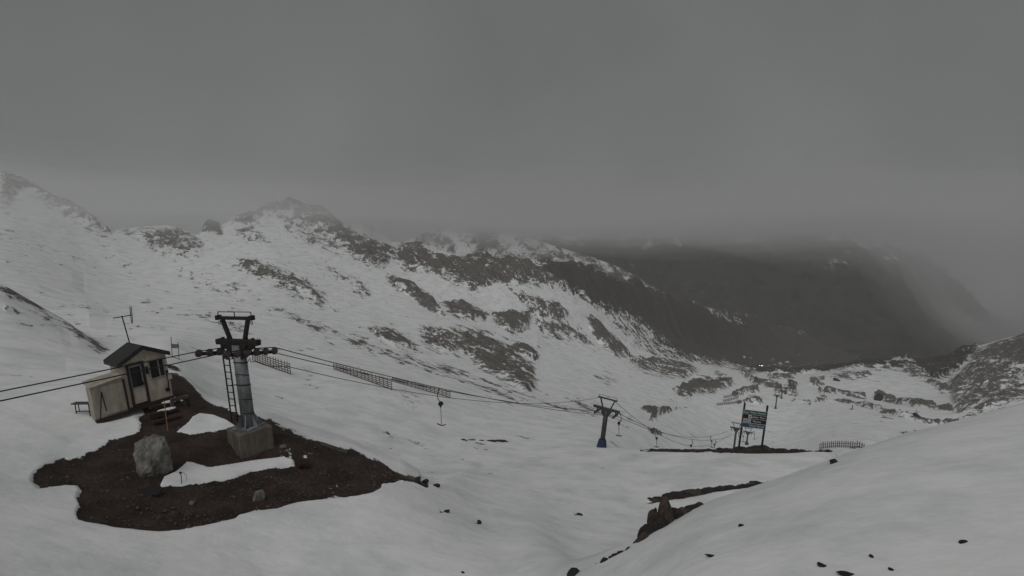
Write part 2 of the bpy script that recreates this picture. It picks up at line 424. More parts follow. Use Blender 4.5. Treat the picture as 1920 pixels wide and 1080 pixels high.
patch([(1103,590),(1130,608),(1160,638),(1184,666),(1150,667),(1120,640),(1105,612)], 0.98, 6)
patch([(840,615),(880,610),(960,640),(1010,655),(950,640),(880,625)], 0.5, 8)
stroke([(600,612),(700,654),(800,690),(950,738),(1040,760)], 7, 0.36, 9)
stroke([(690,650),(800,676),(900,712),(980,740),(1060,765)], 6, 0.38, 9)
stroke([(640,620),(720,640),(790,660)], 4, 0.34, 8)
patch([(1176,668),(1230,672),(1290,684),(1312,697),(1282,711),(1240,701),(1200,690)], 0.80, 7)
patch([(1263,732),(1300,718),(1368,714),(1378,722),(1340,735),(1290,746),(1270,741)], 0.97, 5)
patch([(1115,702),(1140,696),(1164,715),(1140,727)], 0.46, 7)
patch([(1000,748),(1060,742),(1120,755),(1185,780),(1190,795),(1120,785),(1050,765)], 0.40, 9)
patch([(1180,690),(1260,702),(1290,712),(1230,712)], 0.45, 7)
patch([(1200,766),(1222,770),(1245,771),(1292,764),(1248,775),(1234,779),(1229,788),(1236,792),(1216,790),(1222,780)], 0.95, 3)
stroke([(1215,808),(1240,816)], 1.4, 0.7, 2)
stroke([(540,738),(560,748),(585,757)], 2.0, 0.46, 5)
stroke([(510,740),(545,752)], 2.0, 0.44, 5)
# plateau below: thawed lines
for q, w, c in (([(1398,706),(1412,716),(1440,728),(1465,735)],2.6,0.85),([(1425,718),(1450,724),(1466,732)],2.2,0.7),([(1440,712),(1460,724)],1.2,0.6),
                ([(1375,742),(1392,738),(1402,734),(1420,734)],3.0,0.9),([(1383,756),(1405,755),(1428,757)],2.2,0.85),([(1398,748),(1424,746)],1.0,0.6),
                ([(1392,700),(1415,700)],2.0,0.85),([(1440,707),(1492,707)],1.2,0.7),([(1478,722),(1494,724)],2.2,0.9),([(1480,728),(1490,737)],4,0.9),
                ([(1535,739),(1546,735),(1570,735),(1600,742),(1622,746)],2.3,0.85),([(1530,753),(1560,752),(1592,755),(1612,760),(1640,768),(1690,782),(1740,793),(1790,796)],2.0,0.75),
                ([(1518,720),(1545,720)],1.4,0.7),([(1520,711),(1545,711)],1.2,0.6),([(1470,740),(1495,745)],1.2,0.7),([(1485,752),(1520,757)],1.2,0.6),
                ([(1640,744),(1680,756),(1720,762),(1786,770)],2.4,0.9),([(1655,782),(1675,784)],2,0.6),([(1716,776),(1720,782)],2,0.7),([(1770,795),(1798,792)],2,0.8),
                ([(1690,812),(1730,812)],1.4,0.55),([(1300,705),(1340,712),(1365,718)],1.3,0.6),([(1340,700),(1362,706)],1.3,0.6)):
    stroke(q, w, c, w * 1.4 + 1)
patch([(1545,708),(1590,694),(1630,694),(1652,712),(1620,713),(1580,712)], 0.68, 6)
patch([(1632,690),(1680,684),(1725,690),(1748,712),(1785,732),(1766,737),(1742,720),(1712,706),(1690,694),(1650,694)], 0.86, 5)
patch([(1640,690),(1670,676),(1700,670),(1740,682),(1700,688)], 0.62, 5, 9, 13.3)
patch([(1645,748),(1642,738),(1652,738),(1665,750),(1684,756),(1660,754)], 1.0, 3)
patch([(1400,700),(1480,704),(1560,700),(1600,690),(1620,684),(1560,684),(1480,690),(1400,688)], 1.05, 4, 10.15, 13.3, soil=-1.0)
for q in ([(1445,676),(1452,677)],[(1458,684),(1468,683)],[(1472,681),(1480,679)],[(1405,672),(1412,676)],[(1390,668),(1398,674)],[(1450,689),(1458,689)],[(1495,669),(1500,669)]):
    m_ = region(q, 10, 13.2, 4)
    if m_.any():
        P_ = np.array(q, float); c_ = P_.mean(0)
        d_ = np.hypot((PX[m_] - c_[0]) / 4.5, (PY[m_] - c_[1]) / 1.6)
        COV[m_] = np.where(d_ < 1, 0.58, COV[m_])
# right valley side
patch([(1770,720),(1795,700),(1830,664),(1880,640),(1925,626),(2700,400),(2700,720),(1925,742),(1862,772),(1795,778),(1782,742)], 0.72, 8, 6.9, 13.3)
patch([(1820,668),(1850,650),(1925,626),(2700,420),(2700,560),(1925,690),(1880,690),(1840,680)], 1.05, 14, 9, 13.3)
patch([(1740,690),(1790,672),(1830,650),(1800,690),(1760,712)], 0.8, 8, 9, 13.3)
patch([(1585,692),(1630,689),(1660,689),(1722,693),(1752,711),(1775,703),(1800,690),(1835,650),(1700,640),(1600,655)], 1.05, 4, 10.02, 13.8, soil=-1.0)
for q in ([(1660,684),(1690,677),(1706,674)],[(1700,676),(1716,682)],[(1672,690),(1700,692)]):
    m_ = region(q, 10.0, 13.2, 5)
    x_, y_ = PX[m_], PY[m_]
    d_ = np.full(x_.shape, 1e9)
    for (ax, ay), (bx, by) in zip(q[:-1], q[1:]):
        t_ = np.clip(((x_ - ax) * (bx - ax) + (y_ - ay) * (by - ay)) / ((bx - ax) ** 2 + (by - ay) ** 2), 0, 1)
        d_ = np.minimum(d_, np.hypot(x_ - ax - t_ * (bx - ax), y_ - ay - t_ * (by - ay)))
    COV[m_] = COV[m_] - 0.75 * (1 - sstep(1.5, 4.5, d_))
# left spur
stroke([(-60,505),(0,537),(60,571),(120,602),(170,635),(195,657)], 11, 0.44, 16, 5.5, 7.4)
patch([(0,570),(28,578),(34,588),(8,586)], 0.66, 6, 5.5, 7.4)
stroke([(0,600),(60,612)], 3, 0.35, 6, 5.5, 7.4)
COV += np.where((GS > 6) & (PX < 1000), 0.08, 0.0) * sstep(6, 8, GS)
COV += np.where((GS > 12.6) , 0.35, 0.0) * sstep(12.8, 13.2, GS)

m_ = (GS > 12.35) & (PX > 1250)
COV[m_] = 1.4; SOIL[m_] = -1.0
patch([(1480,610),(1560,628),(1640,640),(1720,632),(1660,680),(1600,672),(1540,650)], 1.35, 4, 10.5, 13.9, soil=-0.8)
# clean snow near the camera, closed soil on the mound
COV = np.where(GS < 5.0, (COV - 0.5) * 1.6 + 0.5, COV - 0.12 * (1 - sstep(0.0, 0.3, COV)))

# ------------------------------------------------------------------ relief
sn = fbm(GX / 9.0, GY / 9.0, 4)
GZ += np.where(GS < 1.3, 0.10, 0.16) * sn * sstep(0.2, 1.2, GS)
rk = sstep(0.42, 0.75, COV)
amp = np.clip(GR / 60.0, 0.0, 4.2) * (GS > 4.5)
dirx, diry = 0.5, -0.866
along = GX * dirx + GY * diry
acros = GX * diry - GY * dirx
rightm = ((PX > 1785) & (GS > 6.5)) * 1.0
along = along * (1 - rightm) + (GX * -0.877 + GY * -0.48) * rightm
acros = acros * (1 - rightm) + (GX * -0.48 + GY * 0.877) * rightm
GZ += amp * rk * (fbm(acros / 14.0, along / 34.0, 5, 0.6, True) * 1.7)
GZ += np.where(GS > 6, 1.0, 0.0) * np.clip(GR / 150.0, 0, 1.6) * fbm(acros / 38.0, along / 90.0, 4) * (1 - rightm * 0.5)
crest = sstep(11.5, 12.0, GS) * (1 - sstep(12.0, 12.5, GS))
GZ += crest * rk * 8.0 * fbm(GX / 22.0, GY / 22.0, 5, 0.6)
# snow lies on the soil with a real edge; soil itself is lumpy
near = (GS < 4.2)
sm_ = sstep(-0.1, 1.1, COV) * near
GZ += -0.10 * sm_ + sm_ * 0.12 * fbm(GX / 0.9, GY / 0.9, 5, 0.6)
rim = (GS > 3.6) & (GS < 4.3) & (PX > 1150)
GZ += rim * sstep(0.4, 0.9, COV) * (0.10 + 0.4 * fbm(GX / 1.6, GY / 1.6, 4, 0.6))
# level ice of the reservoir
lake_m = region([(1655,700),(1660,690),(1700,697),(1735,715),(1785,770)], 9.05, 10.0, 0)

def make_sheet(name, X, Y, Z, attrs, material):
    nr, nc = X.shape
    me = bpy.data.meshes.new(name)
    co = np.stack([X, Y, Z], -1).reshape(-1, 3).astype(np.float32)
    i = np.arange(nr * nc).reshape(nr, nc)
    q = np.stack([i[:-1, :-1], i[:-1, 1:], i[1:, 1:], i[1:, :-1]], -1).reshape(-1, 4).astype(np.int32)
    me.vertices.add(len(co)); me.vertices.foreach_set('co', co.ravel())
    me.loops.add(q.size); me.loops.foreach_set('vertex_index', q.ravel())
    me.polygons.add(len(q))
    me.polygons.foreach_set('loop_start', np.arange(0, q.size, 4, dtype=np.int32))
    me.polygons.foreach_set('loop_total', np.full(len(q), 4, dtype=np.int32))
    me.polygons.foreach_set('use_smooth', np.ones(len(q), dtype=bool))
    me.update(calc_edges=True)
    for k, a in attrs.items():
        if a.ndim == 3:
            at_ = me.attributes.new(k, 'FLOAT_VECTOR', 'POINT')
            at_.data.foreach_set('vector', a.reshape(-1).astype(np.float32))
        else:
            at_ = me.attributes.new(k, 'FLOAT', 'POINT')
            at_.data.foreach_set('value', a.reshape(-1).astype(np.float32))
    me.materials.append(material)
    o = bpy.data.objects.new(name, me)
    COL.objects.link(o)
    o['kind'] = 'structure'
    return o

M_GROUND = ground_material('snow_and_rock')
ground = make_sheet('snowy_ground', GX, GY, GZ, {'cov': COV, 'soil': SOIL, 'fl': np.stack([acros, along, GZ], -1)}, M_GROUND)
ground['label'] = 'snow covered ski slope with bare soil and rock patches'
ground['category'] = 'ground'

# ------------------------------------------------------------------ mountains beyond the valley
def mountain(name, crest_pts, r_c, foot_r, foot_z, back_r, back_z, seed, amp, snow, label, soil=-1.0, rows=120, cols=520):
    a = np.array([math.atan2(*ray(x, y)[:2]) for x, y in crest_pts])
    z = np.array([at(x, y, r_c).z for x, y in crest_pts])
    az = np.linspace(a.min(), a.max(), cols)
    zc = np.interp(az, a, z)
    T = np.linspace(0, 1.35, rows)[:, None]
    tt = np.clip(T, 0, 1); tb = np.clip((T - 1) / 0.35, 0, 1)
    R = foot_r + (r_c - foot_r) * tt + (back_r - r_c) * tb
    Z = foot_z + (zc[None, :] - foot_z) * (tt ** 1.25) + (back_z - zc[None, :]) * tb
    X, Y = R * np.sin(az)[None, :], R * np.cos(az)[None, :]
    env = sstep(0.0, 0.25, T) * (1 - 0.65 * sstep(0.8, 1.0, T) * (1 - tb))
    sc = r_c / 6.0
    nz = fbm((X + seed * 91) / sc, (Y - seed * 57) / (sc * 1.5), 6, 0.55, True)
    Z = Z + env * amp * nz
    cov = 1.0 - snow * (0.35 + 0.65 * tt) - (0.75 * sstep(0.80, 1.0, tt) if snow < 0 else 0.0) + 0.0 * X + (0.8 if snow > 0.3 else 1.3) * (nz - nz.mean())
    at_ = {'cov': cov, 'soil': np.full_like(X, soil), 'fl': np.stack([X * 0.2, Y * 0.2, Z * 0.2], -1)}
    o = make_sheet(name, X, Y, Z, at_, M_FAR)
    o['label'] = label; o['category'] = 'mountain'
    return o

M_FAR = ground_material('far_mountain_ground', 0.17)
mountain('mountain', [(520,520),(600,440),(650,418),(690,420),(735,455),(770,452),(810,436),(860,424),(920,432),(1000,452),(1060,470),(1150,500),(1260,560)],
         640, 420, -120, 800, -160, 3, 26, 0.50, 'snow streaked mountain behind the rocky crest', -0.3)
mountain('mountain', [(300,470),(700,470),(1000,452),(1100,447),(1250,444),(1400,449),(1500,447),(1580,438),(1640,440),(1690,444),(1740,468),(1800,530),(1870,610),(2000,700),(2800,740)],
         960, 600, -205, 1500, -200, 8, 70, -0.32, 'dark snowless mountain across the valley under low cloud', -1.0)

# ------------------------------------------------------------------ mesh helpers
bpy.context.view_layer.update()

def pix(x, y):
    """first ground point seen at a pixel"""
    d = Vector(ray(x, y)).normalized()
    ok, loc, nrm, _ = ground.ray_cast(Vector((0, 0, 0)) + d * 1.0, d)
    return loc.copy() if ok else at(x, y, 100)

def drop(X, Y):
    ok, loc, nrm, _ = ground.ray_cast(Vector((X, Y, 400)), Vector((0, 0, -1)))
    return loc.z if ok else -50.0

def pix_r(x, r):
    """ground point under a pixel column at a given distance"""
    d = ray(x, 760)
    k = r / math.hypot(d[0], d[1])
    return Vector((d[0] * k, d[1] * k, drop(d[0] * k, d[1] * k)))

class MB:
    def __init__(self): self.bm = bmesh.new()
    def box(self, c, s, rot=None, bevel=0.0):
        r = bmesh.ops.create_cube(self.bm, size=1.0)
        M = Matrix.Translation(Vector(c)) @ (rot.to_4x4() if rot else Matrix.Identity(4)) @ Matrix.Diagonal((*s, 1))
        bmesh.ops.transform(self.bm, matrix=M, verts=r['verts'])
        if bevel:
            es = list({e for v in r['verts'] for e in v.link_edges})
            bmesh.ops.bevel(self.bm, geom=es, offset=bevel, segments=1, affect='EDGES')
        return self
    def bar(self, a, b, w, h=None):
        a, b = Vector(a), Vector(b)
        h = h or w
        d = b - a
        q = d.to_track_quat('Z', 'Y').to_matrix()
        return self.box((a + b) / 2, (w, h, d.length), q)
    def tube(self, pts, r, n=6, r2=None):
        pts = [Vector(p) for p in pts]
        rings = []
        up = None
        for i, p in enumerate(pts):
            t = (pts[min(i + 1, len(pts) - 1)] - pts[max(i - 1, 0)]).normalized()
            if up is None:
                up = t.orthogonal().normalized()
            up = (up - t * up.dot(t)).normalized()
            sd = t.cross(up)
            rr = r if r2 is None else r + (r2 - r) * i / (len(pts) - 1)
            rings.append([self.bm.verts.new(p + (up * math.cos(2 * math.pi * k / n) + sd * math.sin(2 * math.pi * k / n)) * rr) for k in range(n)])
        for a, b in zip(rings[:-1], rings[1:]):
            for k in range(n):
                self.bm.faces.new((a[k], a[(k + 1) % n], b[(k + 1) % n], b[k]))
        self.bm.faces.new(rings[0][::-1]); self.bm.faces.new(rings[-1])
        return self
    def prism(self, poly, axis_from, axis_to):
        """closed outline given as 3D points, extruded by a vector"""
        v = Vector(axis_to) - Vector(axis_from)
        a = [self.bm.verts.new(Vector(p)) for p in poly]
        b = [self.bm.verts.new(Vector(p) + v) for p in poly]
        n = len(a)
        self.bm.faces.new(a[::-1]); self.bm.faces.new(b)
        for k in range(n):
            self.bm.faces.new((a[k], a[(k + 1) % n], b[(k + 1) % n], b[k]))
        return self
    def mesh(self, name, material, smooth=False):
        bmesh.ops.recalc_face_normals(self.bm, faces=self.bm.faces)
        me = bpy.data.meshes.new(name)
        self.bm.to_mesh(me); self.bm.free()
        if smooth:
            me.polygons.foreach_set('use_smooth', [True] * len(me.polygons))
        me.materials.append(material)
        return me
    def build(self, name, material, parent=None, smooth=False):
        return link(name, self.mesh(name, material, smooth), parent)

def link(name, me, parent=None, loc=None, rot=None, scale=None):
    o = bpy.data.objects.new(name, me)
    COL.objects.link(o)
    if parent: o.parent = parent
    if loc is not None: o.location = loc
    if rot is not None: o.rotation_euler = rot
    if scale is not None: o.scale = scale
    return o

def tag(o, label, cat, group=None):
    o['label'] = label; o['category'] = cat
    if group: o['group'] = group
    return o

def thing(name, label, cat, M, group=None):
    o = bpy.data.objects.new(name, None)
    COL.objects.link(o)
    o.empty_display_size = 0.3
    o.matrix_world = M if isinstance(M, Matrix) else Matrix.Translation(Vector(M))
    return tag(o, label, cat, group)

def frame(loc, xdir, lean=0.0):
    """local axes at loc: X along xdir (horizontal), Z up, then leaned sideways about the line of sight (lean > 0: top to the right)"""
    x = Vector((xdir[0], xdir[1], 0)).normalized()
    z = Vector((0, 0, 1)); y = z.cross(x)
    R = Matrix((x, y, z)).transposed()
    view = Vector((loc[0], loc[1], 0)).normalized()
    return Matrix.Translation(Vector(loc)) @ (Matrix.Rotation(lean, 3, view) @ R).to_4x4()

# ------------------------------------------------------------------ object materials
M_STEEL = mat('weathered_grey_steel', (0.25, 0.265, 0.275), 0.6, 0.0, 0.5, 3.2, (0.085, 0.09, 0.092), 0.2, 12, stretch=(1, 1, 0.35))
M_RUST = mat('dark_oxide_steel', (0.032, 0.022, 0.022), 0.65, 0.2, 0.5, 5.0, (0.014, 0.010, 0.011), 0.2, 20)
M_DARK = mat('black_rubber', (0.014, 0.013, 0.013), 0.7, 0, 0.4, 8)
M_WHEEL = mat('sheave_rubber', (0.12, 0.108, 0.095), 0.6, 0.1, 0.5, 9, (0.03, 0.027, 0.024))
M_CABLE = mat('steel_cable', (0.022, 0.022, 0.022), 0.5, 0.5, 0.3, 20)
M_CONC = mat('stained_concrete', (0.165, 0.145, 0.122), 0.9, 0, 0.5, 2.0, (0.080, 0.069, 0.058), 0.4, 14, stretch=(1.5, 1.5, 0.5))
M_WALL = mat('weathered_tan_board', (0.54, 0.47, 0.395), 0.8, 0, 0.3, 2.6, (0.36, 0.30, 0.245), 0.15, 24, stretch=(1.6, 1.6, 0.5))
M_BOX = mat('grey_brown_sheet', (0.41, 0.37, 0.31), 0.8, 0, 0.3, 2.4, (0.26, 0.23, 0.19), 0.15, 20, stretch=(1.6, 1.6, 0.5))
M_ROOF = mat('dark_roof_sheet', (0.030, 0.030, 0.028), 0.6, 0.1, 0.35, 3, (0.018, 0.018, 0.017), 0.15, 20)
M_FRAME = mat('dark_brown_timber', (0.035, 0.022, 0.020), 0.7, 0, 0.4, 6)
M_TRIM = mat('pale_window_trim', (0.30, 0.285, 0.26), 0.6, 0, 0.3, 5)
M_BOARD = mat('wet_timber', (0.045, 0.030, 0.024), 0.75, 0, 0.5, 4, (0.022, 0.015, 0.013), 0.4, 10, stretch=(0.4, 2, 2))
M_GREYWOOD = mat('grey_timber', (0.13, 0.12, 0.105), 0.8, 0, 0.4, 4, (0.06, 0.055, 0.048), 0.4, 10)
M_FENCE = mat('fence_timber', (0.135, 0.110, 0.098), 0.8, 0, 0.4, 3)
M_SNOWBIT = mat('snow_lump', (0.80, 0.81, 0.81), 0.85, 0, 0.06, 3, None, 0.2, 8)
M_ORANGE = mat('ochre_bamboo', (0.27, 0.15, 0.055), 0.6, 0, 0.3, 6)
M_GREEN = mat('dull_green_paint', (0.045, 0.065, 0.050), 0.6, 0, 0.3, 5)
M_BLUEPAD = mat('navy_blue_pad', (0.020, 0.034, 0.090), 0.6, 0, 0.3, 4)
M_POLE_GREEN = mat('dark_galvanised_post', (0.060, 0.064, 0.062), 0.5, 0.3, 0.4, 4)
M_RED = mat('red_hose', (0.20, 0.03, 0.03), 0.5, 0, 0.3, 8)
M_ROCK_GREY = mat('grey_veined_rock', (0.215, 0.205, 0.185), 0.9, 0, 0.4, 2.4, (0.095, 0.090, 0.082), 0.7, 9, stretch=(1, 1, 0.5))
M_BOULDER = mat('pale_veined_boulder', (0.245, 0.237, 0.218), 0.9, 0, 0.4, 1.7, (0.095, 0.09, 0.083), 1.0, 7, stretch=(1.2, 1.2, 0.6))
M_ROCK_BROWN = mat('brown_rock', (0.085, 0.062, 0.050), 0.9, 0, 0.5, 3, (0.030, 0.022, 0.019), 0.7, 8)
M_ROCK_DARK = mat('dark_wet_rock', (0.034, 0.029, 0.027), 0.85, 0, 0.5, 3, (0.015, 0.013, 0.012), 0.7, 8)
M_SHRUB = mat('red_brown_tussock', (0.060, 0.024, 0.018), 0.8, 0, 0.4, 6)
M_WHITE = mat('sign_white', (0.62, 0.62, 0.60), 0.6, 0, 0.08, 4)
M_SGREEN = mat('sign_green', (0.016, 0.082, 0.058), 0.5, 0, 0.2, 4)
M_SBLACK = mat('sign_black', (0.014, 0.013, 0.014), 0.5, 0, 0.2, 4)
M_SBLUE = mat('sign_blue', (0.028, 0.085, 0.160), 0.5, 0, 0.2, 4)

def glass_mat():
    m, n, b = new_mat('dark_window_glass')
    b.inputs['Base Color'].default_value = (0.012, 0.013, 0.016, 1)
    b.inputs['Roughness'].default_value = 0.15
    b.inputs['Specular IOR Level'].default_value = 0.22
    return m
M_GLASS = glass_mat()

# ------------------------------------------------------------------ rocks
def rock_mesh(name, seed, material, sub=3, cuts=9, rough=0.10, sq=2.0):
    rnd = random.Random(seed)
    bm = bmesh.new()
    bmesh.ops.create_icosphere(bm, subdivisions=sub, radius=1.0)
    pl = []
    for _ in range(cuts):
        n = Vector((rnd.uniform(-1, 1), rnd.uniform(-1, 1), rnd.uniform(-0.6, 1))).normalized()
        pl.append((n, rnd.uniform(0.55, 0.86)))
    from mathutils import noise as mn
    for v in bm.verts:
        if sq != 2.0:
            v.co /= (abs(v.co.x) ** sq + abs(v.co.y) ** sq + abs(v.co.z) ** sq) ** (1 / sq)
        for n, d in pl:
            k = v.co.dot(n)
            if k > d:
                v.co -= n * (k - d) * 0.92
        v.co *= 1 + rough * mn.noise(v.co * 2.2 + Vector((seed * 3.1, 0, 0))) + rough * 0.5 * mn.noise(v.co * 6 + Vector((0, seed * 1.7, 0)))
    me = bpy.data.meshes.new(name)
    bm.to_mesh(me); bm.free()
    me.materials.append(material)
    return me

# big pale boulder beside the tower
p = pix(279, 888)
b = link('boulder', rock_mesh('boulder', 8, M_BOULDER, 5, 2, 0.14, 5.0), None, p + Vector((0.0, 0.25, 0.52)), (0.05, -0.08, 0.85), (0.53, 0.53, 0.74))
tag(b, 'large pale grey boulder standing on the dark soil mound', 'boulder')
ROCKS = [
 ((484, 937), (0.27, 0.24, 0.30), M_ROCK_GREY, 11, 'stone', 'fist shaped grey stone on the soil mound in front of the concrete footing', 'stone', None),
 ((530, 838), (0.22, 0.16, 0.07), M_ROCK_GREY, 12, 'stone', 'small flat pale stone beside the concrete tower footing', 'stone', None),
 ((360, 945), (0.12, 0.10, 0.09), M_ROCK_GREY, 13, 'stone', 'small pale stone below the hose stand on the soil', 'stone', None),
 ((326, 964), (0.16, 0.14, 0.10), M_ROCK_BROWN, 14, 'stone', 'brown stone half sunk in the soil near the lower snow edge', 'stone', 'stones along the lower edge of the soil mound'),
 ((352, 968), (0.18, 0.13, 0.11), M_ROCK_BROWN, 15, 'stone', 'brown stone half sunk in the soil near the lower snow edge', 'stone', 'stones along the lower edge of the soil mound'),
 ((300, 972), (0.14, 0.12, 0.09), M_ROCK_BROWN, 16, 'stone', 'brown stone half sunk in the soil near the lower snow edge', 'stone', 'stones along the lower edge of the soil mound'),
 ((560, 905), (0.13, 0.11, 0.08), M_ROCK_BROWN, 17, 'stone', 'small brown stone on the soil right of the long snow patch', 'stone', None),
 ((818, 912), (0.20, 0.15, 0.12), M_ROCK_DARK, 18, 'stone', 'dark stone alone on snow past the pointed tip of the soil mound', 'stone', None),
 ((796, 905), (0.24, 0.16, 0.13), M_ROCK_DARK, 19, 'stone', 'dark stone at the pointed tip of the soil mound', 'stone', None),
 ((782, 901), (0.40, 0.16, 0.09), M_ROCK_DARK, 20, 'stone', 'long flat dark stone at the pointed tip of the soil mound', 'stone', None),
 ((1541, 1061), (0.08, 0.06, 0.035), M_ROCK_DARK, 21, 'stone', 'rounded dark stone poking from the smooth near snow bank', 'stone', None),
 ((1588, 1077), (0.14, 0.07, 0.028), M_ROCK_DARK, 22, 'stone', 'long low dark stone poking from the near snow bank beside a rounded one', 'stone', None),
 ((1806, 1017), (0.09, 0.05, 0.028), M_ROCK_DARK, 23, 'stone', 'slanting dark stone alone on the upper near snow bank', 'stone', None),
 ((1634, 1044), (0.05, 0.04, 0.025), M_ROCK_DARK, 24, 'stone', 'tiny dark stone in the near snow bank', 'stone', 'tiny stones in the near snow bank'),
 ((1670, 1068), (0.05, 0.04, 0.025), M_ROCK_DARK, 25, 'stone', 'tiny dark stone in the near snow bank', 'stone', 'tiny stones in the near snow bank'),
 ((1334, 1043), (0.13, 0.05, 0.02), M_ROCK_DARK, 26, 'stone', 'thin dark stone barely showing through the near snow bank', 'stone', None),
 ((1389, 986), (0.07, 0.05, 0.04), M_ROCK_DARK, 27, 'stone', 'tiny dark stone in the near snow bank', 'stone', 'tiny stones in the near snow bank'),
 ((836, 960), (0.22, 0.14, 0.05), M_ROCK_DARK, 28, 'stone', 'low dark stone in the open snow beyond the soil mound', 'stone', 'low stones in the open snow between mound and rock outcrop'),
 ((898, 979), (0.20, 0.12, 0.05), M_ROCK_DARK, 29, 'stone', 'low dark stone in the open snow beyond the soil mound', 'stone', 'low stones in the open snow between mound and rock outcrop'),
 ((1087, 966), (0.24, 0.16, 0.06), M_ROCK_DARK, 30, 'stone', 'dark stone in the open snow left of the rock outcrop', 'stone', None),
 ((868, 1074), (0.07, 0.05, 0.04), M_ROCK_DARK, 31, 'stone', 'single tiny dark stone in the open flat snow', 'stone', None),
 ((1562, 868), (0.16, 0.10, 0.08), M_ROCK_DARK, 32, 'stone', 'dark stone on the crest of the near snow bank', 'stone', None),
 ((1648, 751), (2.4, 2.0, 2.6), M_ROCK_DARK, 33, 'boulder', 'dark angular boulder on the near shore of the frozen reservoir', 'boulder', None),
 ((1717, 781), (1.0, 0.8, 1.0), M_ROCK_DARK, 34, 'boulder', 'dark boulder on snow below the reservoir bank', 'boulder', None),
 ((1568, 714), (1.6, 1.0, 1.2), M_ROCK_DARK, 35, 'boulder', 'dark boulder on snow below the brown hummock beside the reservoir', 'boulder', None),
]
for (xy, sc, m_, sd, nm, lb, ct, gp) in ROCKS:
    g = pix(*xy)
    o = link(nm, rock_mesh(nm, sd, m_, 3 if sc[0] > 0.12 else 2), None, g + Vector((0, 0, sc[2] * 0.35)), (0, 0, sd * 0.7), sc)
    tag(o, lb, ct, gp)

for i, (x, y, w) in enumerate(((868, 824, 0.25), (884, 825, 0.5), (902, 826, 0.35), (918, 827, 0.8), (934, 827.5, 0.9), (948, 828, 0.3))):
    g = pix(x, y)
    o = link('stone', rock_mesh('stone', 140 + i, M_ROCK_DARK, 2, 8, 0.2), None, g, (0, 0, 0.1 * i), (w, w * 0.6, 0.07))
    tag(o, 'flat dark stone lying in open snow left of the blue padded tower', 'stone', 'flat stones in open snow left of the padded tower')

# rock outcrop breaking through the lip of the near snow bank
oc = thing('rock_outcrop', 'jagged brown rock outcrop breaking through the lip of the near snow bank', 'rock outcrop', at(1255, 985, 14.4))
OC = [((1186,1024),13.75,0.22,0.20,0),((1200,1012),14.0,0.26,0.32,1),((1214,1000),14.1,0.26,0.44,0),((1230,984),14.3,0.25,0.66,1),((1248,972),14.4,0.26,0.66,1),((1266,966),14.6,0.28,0.42,0),
      ((1284,958),14.8,0.30,0.34,1),((1302,950),15.0,0.30,0.30,0),((1320,943),15.2,0.26,0.20,0),((1208,1006),13.85,0.2,0.30,1),((1240,984),14.15,0.24,0.42,0),((1223,972),14.5,0.10,0.56,0),
      ((1258,978),14.3,0.24,0.32,1),((1276,968),14.5,0.24,0.28,0),((1294,958),14.7,0.26,0.26,1),((1312,946),15.05,0.28,0.22,1),((1330,940),15.3,0.20,0.12,0),((1194,1020),13.7,0.18,0.18,0)]
for i, (xy, r, w, h, br) in enumerate(OC):
    g = at(xy[0], xy[1] + 16, r)
    me = rock_mesh('rock', 60 + i, M_ROCK_BROWN if br else M_ROCK_DARK, 3, 10, 0.14)
    link('rock', me, oc, g - oc.location + Vector((0, 0, h * 0.25)), (0.1 * (i % 3), 0.12 * ((i % 4) - 1.5), i * 1.1), (w, w * 0.9, h * 0.9))
LIP = [((1080,1079),13.3,0.24,0.16),((1096,1077),13.4,0.14,0.07),((1112,1070),13.3,0.10,0.06),((1122,1064),13.4,0.17,0.09),((1136,1056),13.4,0.20,0.12),((1148,1050),13.45,0.16,0.09),((1158,1045),13.5,0.19,0.10),
       ((1168,1039),13.55,0.18,0.09),((1177,1034),13.6,0.17,0.10),((1130,1061),13.35,0.12,0.06),((1104,1075),13.3,0.08,0.04)]
for i, (xy, r, w, h) in enumerate(LIP):
    o = link('stone', rock_mesh('stone', 90 + i, M_ROCK_DARK, 2, 9, 0.12), None, at(xy[0], xy[1], r) + Vector((0, 0, 0.0)), (0, 0, i * 0.9), (w, w * 0.7, h * 1.3))
    tag(o, 'low dark stone on the snow lip running down from the rock outcrop', 'stone', 'stones along the lip below the rock outcrop')

# band of rocks across the bench behind the outcrop, and along the bench rim
BAND = [rock_mesh('rock', 120 + k, M_ROCK_BROWN if k == 0 else M_ROCK_DARK, 2, 7, 0.3) for k in range(6)]
rb = thing('rock_band', 'long low band of dark rocks in the snow behind the outcrop', 'rock band', pix(1320, 922))
rnd = random.Random(12)
for k in range(70):
    f = rnd.random()
    x = 1215 + 222 * f
    y = np.interp(x, [1205, 1235, 1275, 1330, 1400, 1440], [943, 937, 930, 920, 910.5, 904.5]) + rnd.uniform(-3, 2.5) * (1 - 0.6 * f)
    g = pix(x, y)
    if g.length < 22: g = pix(x, y - 4)
    if g.length < 22: continue
    w = rnd.choice((0.09, 0.13, 0.18, 0.26, 0.36)) * (0.5 + 0.7 * math.sin(math.pi * min(1, f * 0.8 + 0.12)))
    link('rock', BAND[k % 6], rb, g - rb.location + Vector((0, 0, 0.02)), (0.1, 0, rnd.uniform(-0.5, 0.5)), (w * 1.9, w * 0.9, w * rnd.uniform(0.4, 0.9)))
rr = thing('stone_row', 'long row of dark stones along the snow bench edge under the trail sign', 'stones', at(1380, 845, 57))
